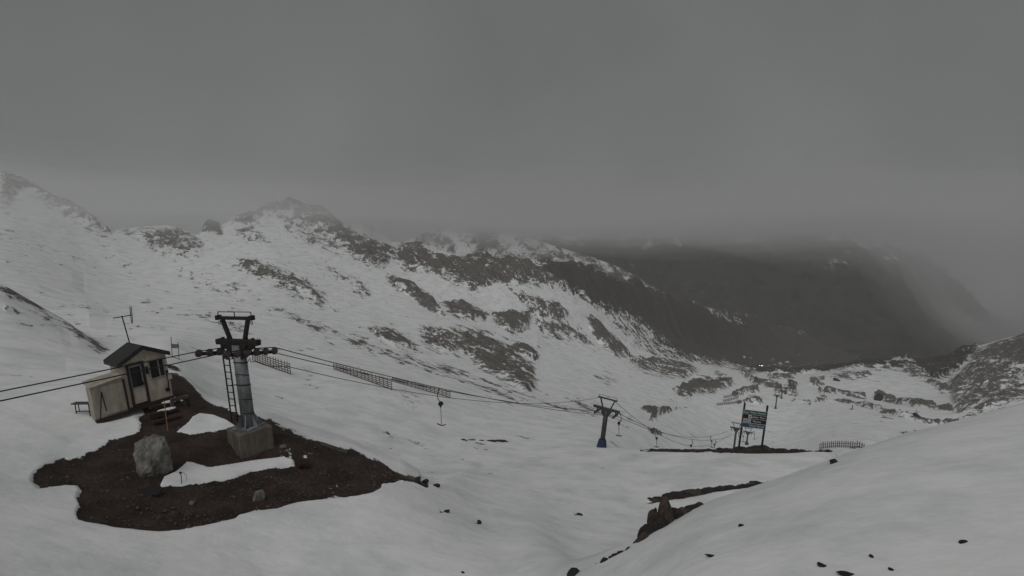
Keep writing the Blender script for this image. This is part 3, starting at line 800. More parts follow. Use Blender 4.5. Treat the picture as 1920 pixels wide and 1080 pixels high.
for k in range(64):
    x = 1205 + 355 * (k / 63) + rnd.uniform(-2, 2)
    g = pix(x, 849)
    g2 = Vector((g.x, g.y, 0)).normalized() * rnd.uniform(0.6, 1.6)
    g = Vector((g.x + g2.x, g.y + g2.y, drop(g.x + g2.x, g.y + g2.y)))
    w = rnd.uniform(0.16, 0.42) * (1.0 if 1240 < x < 1500 else 0.55)
    link('rock', BAND[k % 6], rr, g - rr.location, (0, 0, rnd.uniform(0, 6)), (w * 1.3, w, w * rnd.uniform(0.35, 0.65)))

# gravel and clods on the soil mound
def scatter_gravel():
    rnd = np.random.RandomState(3)
    ok = (COV > 0.72) & (SOIL > 0.9) & (GS < 4.02)
    idx = np.argwhere(ok)
    sel = idx[rnd.choice(len(idx), 3200, replace=False)]
    base = [Vector(v) for v in ((1,0,0.1),(-0.9,0.2,0),(0.1,1,0.1),(-0.1,-0.9,0),(0.1,0.1,0.8),(0,0,-0.6))]
    fc = [(0,2,4),(2,1,4),(1,3,4),(3,0,4),(2,0,5),(1,2,5),(3,1,5),(0,3,5)]
    V, Fc = [], []
    for (i, j) in sel:
        s = 0.018 + 0.05 * rnd.rand() ** 4 + (0.06 if rnd.rand() < 0.02 else 0)
        a = rnd.rand() * 6.28
        c, sn_ = math.cos(a), math.sin(a)
        k = len(V)
        x0, y0, z0 = GX[i, j] + rnd.randn() * 0.05, GY[i, j] + rnd.randn() * 0.05, GZ[i, j]
        for b_ in base:
            q = b_ * s * (0.7 + 0.6 * rnd.rand())
            V.append((x0 + q.x * c - q.y * sn_, y0 + q.x * sn_ + q.y * c, z0 + q.z + s * 0.2))
        Fc += [tuple(t + k for t in f) for f in fc]
    me = bpy.data.meshes.new('gravel')
    me.from_pydata(V, [], Fc); me.update()
    me.materials.append(mat('gravel_stone', (0.10, 0.085, 0.075), 0.9, 0, 0.6, 1.3, (0.025, 0.019, 0.017), 0, 10))
    o = link('gravel', me); o['kind'] = 'stuff'
    tag(o, 'loose gravel and clods strewn over the soil mound', 'gravel')
scatter_gravel()

# tussock
p = pix(570, 876)
mb = MB(); rnd = random.Random(4)
for k in range(150):
    a = rnd.uniform(0, 6.28); r0 = rnd.uniform(0, 0.22); l = rnd.uniform(0.12, 0.30)
    q = Vector((math.cos(a) * r0, math.sin(a) * r0, 0)); e = Vector((math.cos(a) * (r0 + l * 0.8), math.sin(a) * (r0 + l * 0.8), l * 0.8))
    mb.tube([q, (q + e) / 2 + Vector((0, 0, l * 0.18)), e], 0.012, 3, 0.003)
o = mb.build('tussock', M_SHRUB); o.location = p
tag(o, 'low red brown tussock at the end of the long snow patch', 'tussock')

# ------------------------------------------------------------------ drag lift towers
def wheel_mesh(r, w):
    mb = MB()
    for rr, ww, in ((r, w * 0.5), (r * 0.62, w * 0.85)):
        mb.tube([(-ww, 0, 0), (ww, 0, 0)], rr, 14)
    mb.tube([(-w * 1.15, 0, 0), (w * 1.15, 0, 0)], r * 0.2, 8)
    return mb.mesh('wheel', M_WHEEL)
WHEEL = wheel_mesh(0.165, 0.07)

def lift_tower(label, base, xdir, lean, pole_h, footing, wheels=6, wspan=2.75, detail=2, arm=1.2, group=None, pole_r=0.33, sh=(0.62, -0.95), dark=None, tilt=0.0):
    T = thing('lift_tower', label, 'lift tower', frame(base, xdir, lean), group)
    H = pole_h
    MP = dark or M_STEEL
    MA = M_RUST if detail == 2 else (dark or M_STEEL)
    n = 20 if detail == 2 else 10
    MB().tube([(0, 0, 0.02), (0, 0, H + 0.05)], pole_r, n, pole_r * 0.94).build('pole', MP, T, True)
    if detail == 2:
        for z, t in ((0.62, 0.04), (1.25, 0.03), (1.9, 0.05), (2.35, 0.03), (2.9, 0.04)):
            MB().tube([(0, 0, z), (0.0, 0.01, z + t)], pole_r + 0.012, n).build('band', M_RUST, T)
        mb = MB(); mb.box((0, 0, 0.03), (1.0, 1.0, 0.05)); mb.build('base_plate', M_STEEL, T)
        for a in range(6):
            ca, sa = math.cos(a * math.pi / 3), math.sin(a * math.pi / 3)
            t = Vector((-sa, ca, 0)) * 0.02
            pr = [Vector((ca * pole_r * 0.95, sa * pole_r * 0.95, 0.05)) - t, Vector((ca * 0.52, sa * 0.52, 0.05)) - t, Vector((ca * pole_r * 0.95, sa * pole_r * 0.95, 0.62)) - t]
            MB().prism(pr, (0, 0, 0), t * 2).build('gusset', M_STEEL, T)
        # ladder on the uphill side
        L = MB()
        lx, ly = -0.20, -0.44
        for s in (-0.17, 0.17):
            L.bar((lx + s - 0.10, ly, 0.35), (lx + s - 0.10, ly, H - 0.3), 0.045)
        lad = L.build('ladder', M_RUST, T)
        me = MB().bar((-0.17, 0, 0), (0.17, 0, 0), 0.032).mesh('rung', M_RUST)
        for k in range(11):
            link('rung', me, lad, (lx - 0.10, ly, 0.5 + k * 0.3))
        for z in (0.6, 2.0, H - 0.5):
            MB().bar((lx - 0.1, ly, z), (0, -pole_r * 0.8, z), 0.035).build('ladder_bracket', M_RUST, T)
    # head: haunch and crossarm
    mb = MB()
    mb.prism([(-0.28, -0.16, H - 0.55), (0.28, -0.16, H - 0.55), (0.62, -0.16, H + 0.08), (-0.62, -0.16, H + 0.08)], (0, 0, 0), (0, 0.32, 0))
    mb.build('haunch', MA, T)
    mb = MB()
    mb.box((0, 0, H + 0.17), (2 * arm, 0.26, 0.24), None, 0.02)
    if detail == 2:
        for s in (-1, 1):
            mb.prism([(s * arm * 0.78, -0.1, H + 0.05), (s * arm * 0.40, -0.1, H + 0.05), (s * arm * 0.48, -0.1, H - 0.14), (s * arm * 0.66, -0.1, H - 0.14)], (0, 0, 0), (0, 0.2, 0))
            for q in (0.42, 0.72): mb.box((s * arm * q, 0, H + 0.32), (0.10, 0.12, 0.08))
    mb.build('crossarm', MA, T)
    # maintenance frame
    zt = H + 1.22
    for s in (-1, 1):
        MB().bar((s * 0.42, 0, H + 0.27), (s * 0.74, 0, zt - 0.06), 0.14 if detail == 2 else 0.12).build('frame_leg', MA, T)
    mb = MB(); mb.box((0, 0, zt), (2.05, 0.14, 0.14), None, 0.015)
    if detail == 2:
        for s in (-1, 1):
            mb.box((s * 0.96, 0, zt + 0.02), (0.16, 0.22, 0.2))
    top = mb.build('top_beam', MA, T)
    if detail >= 1:
        mb = MB(); hr = 0.27
        mb.bar((-0.95, 0, zt + hr), (0.95, 0, zt + hr), 0.03)
        for q in (-0.95, 0, 0.95): mb.bar((q, 0, zt + 0.05), (q, 0, zt + hr), 0.03)
        mb.build('hand_rail', MA, T)
    if detail == 2:
        for s in (-1, 1):
            pts = [(s * 0.93 + 0.05 * math.sin(a), 0, zt - 0.2 - 0.07 * math.cos(a)) for a in np.linspace(0, 2 * math.pi, 11)]
            MB().tube(pts, 0.016, 5).build('lifting_ring', MA, T)
    # sheave trains
    sz = H - 0.30
    for s, cx in zip((1, -1), sh):
        MB().bar((cx, 0, H + 0.06), (cx, 0, sz), 0.11).build('hanger', MA, T)
        mb = MB()
        mb.box((0, 0, -0.02), (0.05, wspan * 0.98, 0.15))
        tr = mb.build('sheave_train', M_RUST if detail == 2 else MA, T)
        tr.location = (cx, 0, sz); tr.rotation_euler = (-tilt, 0, 0)
        for k in range(wheels):
            y = (k / (wheels - 1) - 0.5) * wspan
            link('wheel', WHEEL, tr, (0.095 * (1 if detail == 2 else 0), y, 0.02))
    if footing == 'pad':
        mb = MB()
        mb.tube([(0, 0, -0.15), (0, 0, 0.08)], 0.52, 12, 0.50)
        mb.tube([(0, 0, 0.08), (0, 0, 0.72)], 0.50, 12, 0.40)
        mb.tube([(0, 0, 0.72), (0, 0, 0.86)], 0.40, 12, 0.33)
        mb.build('crash_pad', M_BLUEPAD if dark is None else dark, T, False)
    elif footing == 'small':
        mb = MB(); mb.tube([(0, 0, -0.3), (0, 0, 0.25)], 0.6, 8, 0.42); mb.build('footing', dark or M_CONC, T)
    return T

# near tower on its concrete footing
TB = at(467, 800, 26.6)
ROPE1 = Vector((0.60, 0.80, 0))
T1 = lift_tower('tall dark drag lift tower with ladder on a concrete footing', TB, (0.93, -0.37), math.radians(-4.0), 3.66, None, 6, 2.55, 2, 1.2, None, 0.28, (0.62, -0.95), None, math.radians(11))
fm = frame(TB, (0.70, 0.71), math.radians(-4.0))
mb = MB()
bt, bb = 0.70, 0.80
vts = [(-bt, -bt, 0), (bt, -bt, 0), (bt, bt, 0), (-bt, bt, 0)]
mb.box((0, 0, -0.55), (1.44, 1.44, 1.10), None, 0.035)
mb.box((0, 0, -1.16), (1.62, 1.62, 0.14), None, 0.02)
mb.box((-0.735, 0, -0.5), (0.03, 1.2, 0.9))
me = mb.mesh('footing', M_CONC)
me.transform(T1.matrix_world.inverted() @ fm)
link('footing', me, T1)
G = 'drag lift towers running down the valley'
rope2 = None
T2B = pix(1128, 838.5)
T2 = lift_tower('drag lift tower with blue pad on open snow left of the trail sign', T2B, (0.86, -0.5), math.radians(6.0), 3.85, 'pad', 4, 1.3, 1, 1.38, None, 0.25, (1.0, -0.95), M_POLE_GREEN)
for c_ in T2.children:
    if c_.name.startswith('crash_pad'):
        c_.data.materials.clear(); c_.data.materials.append(M_BLUEPAD)
T3B = pix_r(1377, 123); T4B = pix_r(1403, 158)
FAR = M_POLE_GREEN
T3 = lift_tower('grey drag lift tower close beside the left post of the trail sign', T3B, (0.9, -0.43), math.radians(4), max(3.6, at(1380, 804, 123).z - T3B.z), 'pad', 3, 0.9, 1, 1.25, G, 0.21, (0.9, -0.9), FAR)
T4 = lift_tower('grey drag lift tower seen between the two posts of the trail sign', T4B, (0.9, -0.43), math.radians(4), max(3.4, at(1408, 813, 158).z - T4B.z), 'pad', 3, 0.9, 1, 1.2, G, 0.21, (0.9, -0.9), FAR)
far_t = [((1454, 766), 737, 'distant drag lift tower on a wide foot standing on the smooth snow below the plateau'),
         ((1465, 747), 729, 'distant drag lift tower at the end of the brown thawed strips'),
         ((1473, 737), 725, 'short distant drag lift tower beside the dark rocky hump'),
         ((1481, 722), 709, 'highest and farthest drag lift tower above the dark rocky hump')]
TF = []
for (xy, ytop, lb) in far_t:
    g = pix(*xy)
    r = math.hypot(g.x, g.y)
    h = at(xy[0] + 2, ytop, r).z - g.z
    TF.append(lift_tower(lb, g, (0.9, -0.43), math.radians(3.5), max(h - 0.9, 2.0), 'small', 2, 0.6, 0, 1.2, G, 0.2, (0.9, -0.9), FAR))

# ------------------------------------------------------------------ ropes and the T-bars hanging on them
bpy.context.view_layer.update()
def sag(a, b, s, n=24):
    a, b = Vector(a), Vector(b)
    return [a.lerp(b, t) - Vector((0, 0, s * 4 * t * (1 - t))) for t in np.linspace(0, 1, n)]

def head(T, x, y, z): return T.matrix_world @ Vector((x, y, z))
H1 = 3.66; z1 = H1 - 0.12; TZ = 1.3 * math.tan(math.radians(11))
H2 = 3.85; z2 = H2 - 0.13
def hgt(T):
    return max(c.bound_box[1][2] for c in T.children if c.name.startswith('pole')) - 0.05
z3, z4 = hgt(T3) - 0.13, hgt(T4) - 0.13
ROPES = {}
def rope(key, pts, r, label, group=None, name='haul_rope', cat='cable'):
    o = MB().tube(pts, r, 5).build(name, M_CABLE)
    tag(o, label, cat, group)
    ROPES[key] = pts
    return o
# uphill side, out of the frame to the left
def uphill(T, x, px0):
    a = head(T, x, -1.32, z1 + TZ - 0.08)
    e = at(px0[0], px0[1], px0[2])
    d = (e - a)
    return [a - d * 0.0] + [a + d * t for t in (0.25, 0.5, 0.75, 1.0, 1.6)]
p_b = uphill(T1, -0.855, (0, 734, 22.5)); p_f = uphill(T1, 0.715, (0, 752, 20.6))
s_b = sag(head(T1, -0.855, 1.3, z1 - TZ), head(T2, -0.95, -0.6, z2), 0.55)
s_f = sag(head(T1, 0.715, 1.3, z1 - TZ), head(T2, 1.0, -0.6, z2), 0.55)
rope('b', p_b[::-1] + [head(T1, -0.855, 0, z1 + 0.02)] + s_b, 0.022, 'steel haul rope over the far wheels of the footed lift tower', None)
rope('f', p_f[::-1] + [head(T1, 0.715, 0, z1 + 0.02)] + s_f, 0.022, 'steel haul rope over the near wheels of the footed lift tower', None)
ROPES['b'], ROPES['f'] = s_b, s_f
q_b = sag(head(T2, -0.95, 0.6, z2), head(T3, -0.9, -0.4, z3), 2.4, 40)
q_f = sag(head(T2, 1.0, 0.6, z2), head(T3, 0.9, -0.4, z3), 2.4, 40)
rope('b2', q_b, 0.028, 'thin haul rope sagging from the blue padded tower down to the sign', 'haul ropes sagging below the blue padded tower')
rope('f2', q_f, 0.028, 'thin haul rope sagging from the blue padded tower down to the sign', 'haul ropes sagging below the blue padded tower')
rope('b3', sag(head(T3, -0.9, 0.4, z3), head(T4, -0.9, -0.4, z4), 0.5), 0.028, 'thin haul rope between the two towers behind the trail sign', 'haul ropes behind the trail sign')
rope('f3', sag(head(T3, 0.9, 0.4, z3), head(T4, 0.9, -0.4, z4), 0.5), 0.028, 'thin haul rope between the two towers behind the trail sign', 'haul ropes behind the trail sign')
# signal cable looping off the near tower
c0 = head(T1, 0.34, 0.05, H1 - 0.75)
cab = [c0, c0 + Vector((0.1, 0.05, 0.22)), at(470, 678.5, 26.4), at(480, 678.5, 26.8), at(495, 684, 27.3), at(510, 687.2, 27.9), at(530, 687, 28.7), at(545, 688.5, 29.3)]
e = head(T2, -0.85, 0, H2 + 1.15)
cab2 = sag(cab[-1], e, 1.15, 26)
rope('c', cab + cab2[1:], 0.018, 'black signal cable looping off the footed tower to the padded tower', None, 'signal_cable')
rope('c2', sag(head(T2, 0.75, 0, H2 + 1.15), head(T3, 0.3, 0, z3 + 1.0), 4.6, 34), 0.024, 'thin signal cable running down from the top beam of the padded tower', None, 'signal_cable')

def on_rope(key, px):
    best = None
    pts = ROPES[key]
    for a, b in zip(pts[:-1], pts[1:]):
        for t in np.linspace(0, 1, 12):
            q = a.lerp(b, t)
            X, Y = project(np.array([q.x]), np.array([q.y]), np.array([q.z]))
            if best is None or abs(X[0] - px) < best[0]:
                best = (abs(X[0] - px), q)
    return best[1]

def t_bar(key, px, label, side, length, group=None, bar=True, k=1.0, r=0.02):
    q = on_rope(key, px)
    T = thing('t_bar', label, 'T-bar', Matrix.Translation(q) @ Matrix.Rotation(math.radians(-20), 4, 'Z'), group)
    s = side
    MB().tube([(0, 0, 0), (-0.10 * s, 0, -0.18), (-0.16 * s, 0, -0.42), (-0.10 * s, 0, -0.66), (0.06 * s, 0, -0.85)], 0.026 * k, 6).build('hanger_arm', M_DARK, T)
    mb = MB(); mb.box((0, 0, 0), (0.05, 0.16, 0.07)); mb.build('rope_grip', M_DARK, T)
    mb = MB(); mb.tube([(0.09 * s, -0.09, -0.96), (0.09 * s, 0.09, -0.96)], 0.15, 12); mb.tube([(0.09 * s, 0, -1.05), (0.08 * s, 0, -1.20)], 0.06, 8)
    mb.build('spring_box', M_DARK, T)
    if bar:
        x0 = 0.09 * s
        MB().tube([(x0, 0, -1.15), (x0 + 0.03, 0, -length + 0.02)], r * k, 6).build('stick', M_GREYWOOD if k < 1.2 else M_DARK, T)
        pts = [(x0 + 0.03 + t * 0.5 * 0.62, 0, -length + 0.09 * t * t) for t in np.linspace(-1, 1, 9)]
        MB().tube(pts, 0.036 * k, 6).build('crossbar', M_DARK, T)
    return T
t_bar('b', 823, 'T-bar hanging alone from the rope between the two nearest towers', 1, 2.42)
t_bar('f2', 1162, 'T-bar hanging right beside the blue padded tower', -1, 2.30, None, True, 1.4)
t_bar('b2', 1230, 'T-bar hanging below the dark melt hollow in the snow', 1, 2.15, None, True, 1.6)
t_bar('f2', 1297, 'T-bar drawn up into its spring box with no stick showing', -1, 2.2, None, False, 1.8)
t_bar('b2', 1334, 'T-bar, one of a pair hanging side by side on the sagging rope', 1, 2.1, 'pair of T-bars before the trail sign', True, 1.8)
t_bar('f2', 1341, 'T-bar, one of a pair hanging side by side on the sagging rope', -1, 2.3, 'pair of T-bars before the trail sign', True, 1.8)
t_bar('f3', 1393, 'T-bar hanging behind the trail sign post', 1, 2.2, None, True, 2.0)
t_bar('b3', 1386, 'T-bar hanging between the grey tower and the left sign post', 1, 2.2, None, True, 2.0)
q = head(T4, 0.95, 0.4, z4)
ROPES['x'] = [q, q + Vector((2, 3, -0.5))]
t_bar('x', 1415, 'T-bar hanging on the tower between the sign posts', 1, 2.2, None, True, 2.0)

# ------------------------------------------------------------------ lift hut
HB = at(241, 766, 30.6)
FD = Vector((0.60, 0.80, 0)).normalized()      # along the front wall, away to the right
HM = frame(HB, FD, math.radians(-5.5)) @ Matrix.Scale(0.96, 4)
HUT = thing('lift_hut', 'small tan lift hut with dark gable roof, door and window', 'hut', HM)
W, D, EH, RH = 1.95, 1.30, 2.24, 2.76
t = 0.08
# walls (local X along the front, Y to the back, Z up)
mb = MB(); dw0, dw1, dh = 0.20, 0.92, 2.02
wx0, wx1, wz0, wz1 = 1.12, 1.84, 1.10, 2.02
mb.box((dw0 / 2, 0, EH / 2), (dw0, t, EH))
mb.box(((dw1 + wx0) / 2, 0, EH / 2), (wx0 - dw1, t, EH))
mb.box(((wx1 + W) / 2, 0, EH / 2), (W - wx1, t, EH))
mb.box(((dw0 + dw1) / 2, 0, (dh + EH) / 2), (dw1 - dw0, t, EH - dh))
mb.box(((wx0 + wx1) / 2, 0, wz0 / 2), (wx1 - wx0, t, wz0))
mb.box(((wx0 + wx1) / 2, 0, (wz1 + EH) / 2), (wx1 - wx0, t, EH - wz1))
mb.prism([(0, -t / 2, EH), (W, -t / 2, EH), (W / 2, -t / 2, RH)], (0, 0, 0), (0, t, 0))
mb.build('front_wall', M_WALL, HUT)
mb = MB(); mb.box((t / 2, D / 2 + t / 2, EH / 2), (t, D - 0.003, EH)); mb.build('side_wall', M_WALL, HUT)
mb = MB(); mb.box((W - t / 2, D / 2 + t / 2, EH / 2), (t, D - 0.003, EH)); mb.build('side_wall', M_WALL, HUT)
mb = MB(); mb.box((W / 2, D + t, EH / 2), (W, t, EH)); mb.prism([(0, D + t / 2, EH), (W, D + t / 2, EH), (W / 2, D + t / 2, RH)], (0, 0, 0), (0, t, 0)); mb.build('back_wall', M_WALL, HUT)
mb = MB(); mb.box((W / 2, D / 2, 0.04), (W - 0.2, D - 0.1, 0.06)); mb.build('floor', M_BOARD, HUT)
mb = MB(); mb.box((0.03, -t / 2 - 0.012, EH / 2), (0.10, 0.024, EH)); mb.build('corner_trim', M_WALL, HUT)
mb = MB(); mb.box((W - 0.05, -t / 2 - 0.012, EH / 2), (0.12, 0.024, EH)); mb.build('corner_trim', M_WALL, HUT)
# roof: two pitched slabs and front fascia boards
ov, of = 0.16, 0.24
sl = (RH - EH) / (W / 2)
for s in (-1, 1):
    x0 = W / 2; xe = W / 2 + s * (W / 2 + ov); zr = RH + 0.05; ze = RH + 0.05 - sl * (W / 2 + ov)
    mb = MB()
    mb.prism([(x0, -of, zr), (xe, -of, ze), (xe, -of, ze + 0.07), (x0, -of, zr + 0.07)], (0, 0, 0), (0, D + 2 * of + t, 0))
    mb.build('roof_slab', M_ROOF, HUT)
    mb = MB()
    mb.prism([(x0, -of - 0.03, zr - 0.13), (xe, -of - 0.03, ze - 0.13), (xe, -of - 0.03, ze + 0.085), (x0, -of - 0.03, zr + 0.085)], (0, 0, 0), (0, 0.03, 0))
    mb.build('fascia', M_ROOF, HUT)
mb = MB(); mb.box((-ov - 0.002, (D - 0.0) / 2, RH + 0.05 - sl * (W / 2 + ov) - 0.04), (0.05, D + 2 * of, 0.16)); mb.build('gutter', M_ROOF, HUT)
# door
mb = MB(); mb.box(((dw0 + dw1) / 2, 0.012, dh / 2 + 0.05), (dw1 - dw0 - 0.02, 0.05, dh - 0.1))
door = mb.build('door', M_WALL, HUT)
mb = MB()
for x in (dw0 + 0.03, dw1 - 0.03): mb.box((x, -t / 2 - 0.02, dh / 2 + 0.02), (0.10, 0.06, dh))
mb.box(((dw0 + dw1) / 2, -t / 2 - 0.022, dh + 0.05), (dw1 - dw0 + 0.06, 0.062, 0.10)); mb.build('frame', M_FRAME, door)
mb = MB(); mb.box(((dw0 + dw1) / 2, -0.022, 1.42), (0.44, 0.02, 0.98)); mb.build('pane', M_GLASS, door)
mb = MB()
for (c, s_) in ((((dw0 + dw1) / 2, -0.026, 1.945), (0.52, 0.03, 0.06)), (((dw0 + dw1) / 2, -0.026, 0.895), (0.52, 0.03, 0.06)), (((dw0 + dw1) / 2 - 0.245, -0.027, 1.42), (0.05, 0.03, 1.0)), (((dw0 + dw1) / 2 + 0.245, -0.027, 1.42), (0.05, 0.03, 1.0))): mb.box(c, s_)
mb.build('pane_trim', M_TRIM, door)
mb = MB(); mb.box((dw1 - 0.14, -0.05, 1.05), (0.03, 0.07, 0.14)); mb.build('handle', M_DARK, door)
# window
mb = MB(); mb.box(((wx0 + wx1) / 2, 0.0, (wz0 + wz1) / 2), (wx1 - wx0 - 0.02, 0.02, wz1 - wz0 - 0.02)); win = mb.build('window', M_GLASS, HUT)
mb = MB()
for x in (wx0 + 0.02, wx1 - 0.02): mb.box((x, -t / 2 - 0.014, (wz0 + wz1) / 2), (0.08, 0.04, wz1 - wz0 + 0.06))
for z in (wz0, wz1): mb.box(((wx0 + wx1) / 2, -t / 2 - 0.016, z), (wx1 - wx0 + 0.04, 0.044, 0.08))
mb.build('frame', M_TRIM, win)
mb = MB(); mb.box((wx1 - 0.26, -0.02, (wz0 + wz1) / 2), (0.05, 0.03, wz1 - wz0 - 0.04)); mb.build('mullion', M_TRIM, win)
mb = MB(); mb.box((wx1 - 0.14, 0.03, (wz0 + wz1) / 2 + 0.08), (0.20, 0.015, 0.68)); mb.build('blind', M_TRIM, win)
# wall lamp, conduit, meter box
mb = MB(); mb.tube([(1.86, -0.10, 1.32), (1.85, -0.10, 0.70), (1.81, -0.10, 0.42)], 0.025, 6); mb.box((1.87, -0.09, 1.30), (0.10, 0.10, 0.12)); mb.tube([(1.77, -0.06, 0.38), (1.77, -0.14, 0.38)], 0.10, 10); mb.build('hanging_hose', M_DARK, HUT)
mb = MB(); mb.box((1.95, -0.09, 0.98), (0.18, 0.10, 0.20)); mb.build('meter_box', M_WALL, HUT)
mb = MB(); mb.box((1.02, -0.10, 1.62), (0.08, 0.08, 0.36)); mb.build('door_lamp', M_DARK, HUT)
# foot board under the front and the lean-to box on the left
mb = MB(); mb.box((W / 2, -0.03, -0.09), (W + 0.05, 0.16, 0.20)); mb.build('sill_beam', M_BOARD, HUT)
BX0, BX1, BD, BH0, BH1 = -1.36, -0.02, 0.55, 1.42, 1.70
AN = MB()
AN.prism([(BX0, -0.10, -0.05), (BX1, -0.10, -0.05), (BX1, -0.10, BH0 + 0.18), (BX0, -0.10, BH0 + 0.02)], (0, 0, 0), (0, BD, 0))
annex = AN.build('lean_to_box', M_BOX, HUT)
mb = MB(); mb.prism([(BX0 - 0.06, -0.17, BH0 + 0.035), (BX1, -0.17, BH0 + 0.195), (BX1, BD + 0.05, BH1 + 0.1), (BX0 - 0.06, BD + 0.05, BH0 + 0.25)], (0, 0, 0), (0, 0, 0.04)); mb.build('lid', M_BOX, annex)
mb = MB(); mb.box((-0.52, -0.125, 0.72), (0.92, 0.04, 1.34)); mb.build('panel', M_BOX, annex)
mb = MB(); mb.box((-0.035, -0.13, 0.74), (0.09, 0.07, 1.50)); mb.build('edge_post', M_FRAME, annex)
mb = MB(); mb.box(((BX0 + BX1) / 2, -0.05, -0.16), (BX1 - BX0, 0.2, 0.22)); mb.build('base_beam', M_BOARD, annex)
# things by the hut
o = thing('antenna', 'thin radio antenna on a mast above the hut roof', 'antenna', HM @ Vector((W / 2, D * 1.0, RH - 0.05)))
q0 = Vector((0, 0, 0)); q1 = at(228.5, 592, 32.2) - o.location
MB().tube([q0, q1], 0.026, 6).build('mast', M_DARK, o)
MB().tube([at(212, 596.5, 32.2) - o.location, at(248, 590.5, 32.2) - o.location], 0.022, 6).build('boom', M_DARK, o)
lp = [at(x, y, 32.2) - o.location for x, y in ((243.5, 576), (246, 575.5), (249, 606), (246.6, 606.5), (243.5, 576))]
MB().tube(lp, 0.018, 5).build('dipole_loop', M_DARK, o)

def stick_thing(name, label, cat, a, b, r, m_, group=None):
    o = MB().tube([Vector((0, 0, 0)), Vector(b) - Vector(a)], r, 6).build(name, m_)
    o.location = a
    return tag(o, label, cat, group)
g = pix(315, 809)
stick_thing('bamboo_pole', 'ochre bamboo pole stuck in the soil before the hut steps', 'pole', g - Vector((0, 0, 0.1)), at(307.5, 751, 29.2), 0.020, M_ORANGE)
tp = thing('leaning_prop', 'two thin dark sticks leaning in an inverted V against the hut box', 'sticks', at(190, 780, 29.3))
MB().tube([at(188.5, 785, 29.2) - tp.location, at(190, 735, 29.9) - tp.location], 0.024, 6).build('stick', M_DARK, tp)
MB().tube([at(200, 771, 29.6) - tp.location, at(190.2, 736, 29.9) - tp.location], 0.024, 6).build('stick', M_DARK, tp)

# timber steps and snow below the door
def slab_px(name, label, cat, c, yaw, size, m_, snow=None, z=0.0, group=None):
    o = thing(name, label, cat, Matrix.Translation(Vector(c) + Vector((0, 0, z))) @ Matrix.Rotation(yaw, 4, 'Z'), group)
    MB().box((0, 0, 0), size, None, 0.015).build('beam', m_, o)
    if snow:
        me = rock_mesh('snow_cap', int(snow[0] * 100) + 3, M_SNOWBIT, 3, 3, 0.2)
        link('snow_cap', me, o, (snow[1], 0, size[2] / 2), None, (snow[0], size[1] * 0.62, 0.075))
    return o
yaw = math.atan2(FD.y, FD.x)
slab_px('timber_step', 'upper dark timber step with snow on it below the hut door', 'step', HM @ Vector((1.40, -0.42, -0.22)), yaw, (1.3, 0.26, 0.16), M_BOARD, (0.38, 0.25))
slab_px('timber_step', 'lower dark timber step with a snow heap below the hut door', 'step', HM @ Vector((1.10, -0.95, -0.42)), yaw, (1.25, 0.26, 0.16), M_BOARD, (0.42, 0.15))
slab_px('timber_step', 'bare dark timber step lowest on the soil path to the hut', 'step', HM @ Vector((0.95, -1.6, -0.62)), yaw, (1.15, 0.24, 0.14), M_BOARD)
o = thing('timber_barrier', 'short grey timber barrier on a post at the end of the hut steps', 'barrier', HM @ Vector((1.85, -0.75, -0.35)))
Rz = Matrix.Rotation(yaw + 0.1, 3, 'Z')
me = MB().box((0.1, 0, 0.30), (0.85, 0.12, 0.16), None, 0.01).mesh('rail', M_GREYWOOD); me.transform(Rz.to_4x4()); link('rail', me, o)
me = MB().box((-0.26, 0, 0.0), (0.12, 0.1, 0.62)).mesh('post', M_GREYWOOD); me.transform(Rz.to_4x4()); link('post', me, o)
me = MB().box((0.48, 0, 0.0), (0.12, 0.1, 0.62)).mesh('post', M_BOARD); me.transform(Rz.to_4x4()); link('post', me, o)
for k, (x, y, sx, sy) in enumerate(((330, 749, 0.55, 0.10), (322, 745, 0.35, 0.08))):
    g = pix(x, y)
    o = link('snow_heap', rock_mesh('snow_heap', 41 + k, M_SNOWBIT, 3, 3, 0.2), None, g + Vector((0, 0, 0.02)), (0, 0, -0.5), (sx, sy, 0.09))
    tag(o, 'small leftover snow heap on the soil beside the hut corner', 'snow', 'snow heaps beside the hut corner')

# green bench left of the hut
g = pix(157, 776)
BN = thing('bench', 'low green topped bench with thin dark legs on snow left of the hut', 'bench', frame(g, (1, 0.05), 0.0))
MB().box((0, 0, 0.50), (0.86, 0.34, 0.05), None, 0.015).build('seat', M_GREEN, BN)
for x, y in ((-0.26, -0.12), (0.32, -0.12), (-0.30, 0.12), (0.28, 0.12)):
    MB().bar((x, y, 0.48), (x + 0.05, y * 1.1, -0.08), 0.03).build('leg', M_DARK, BN)
MB().bar((-0.22, -0.125, 0.16), (0.35, -0.125, 0.16), 0.03).build('stretcher', M_DARK, BN)

# hose stand in the snow patch, dark plate, plank
g = pix(340, 906)
o = thing('hose_stand', 'thin dark water stand with a red hose loop beside the long snow patch', 'hose stand', g)
MB().tube([(0, 0, -0.05), (0.02, 0, 0.22), (-0.02, 0, 0.44)], 0.014, 6).build('stand_pipe', M_DARK, o)
MB().tube([(-0.02, 0, 0.36), (0.10, 0, 0.40), (0.19, 0, 0.34), (0.21, 0, 0.20), (0.18, 0, 0.08)], 0.007, 5).build('hose', M_RED, o)
MB().tube([(-0.05, 0, 0.40), (0.04, 0, 0.42)], 0.03, 6).build('valve', M_DARK, o)
g = pix(278, 925)
o = MB().box((0, 0, 0), (0.86, 0.34, 0.06), None, 0.02).build('rubber_mat', M_DARK); o.location = g + Vector((0, 0, 0.05)); o.rotation_euler = (0.25, 0.02, 0.05)
tag(o, 'dark flat sheet lying on the soil below the pale boulder', 'sheet')
a, b_ = at(602, 831, 26.6), at(651, 847.5, 26.1)
o = MB().bar((0, 0, 0), b_ - a, 0.05, 0.14).build('plank', M_GREYWOOD); o.location = a
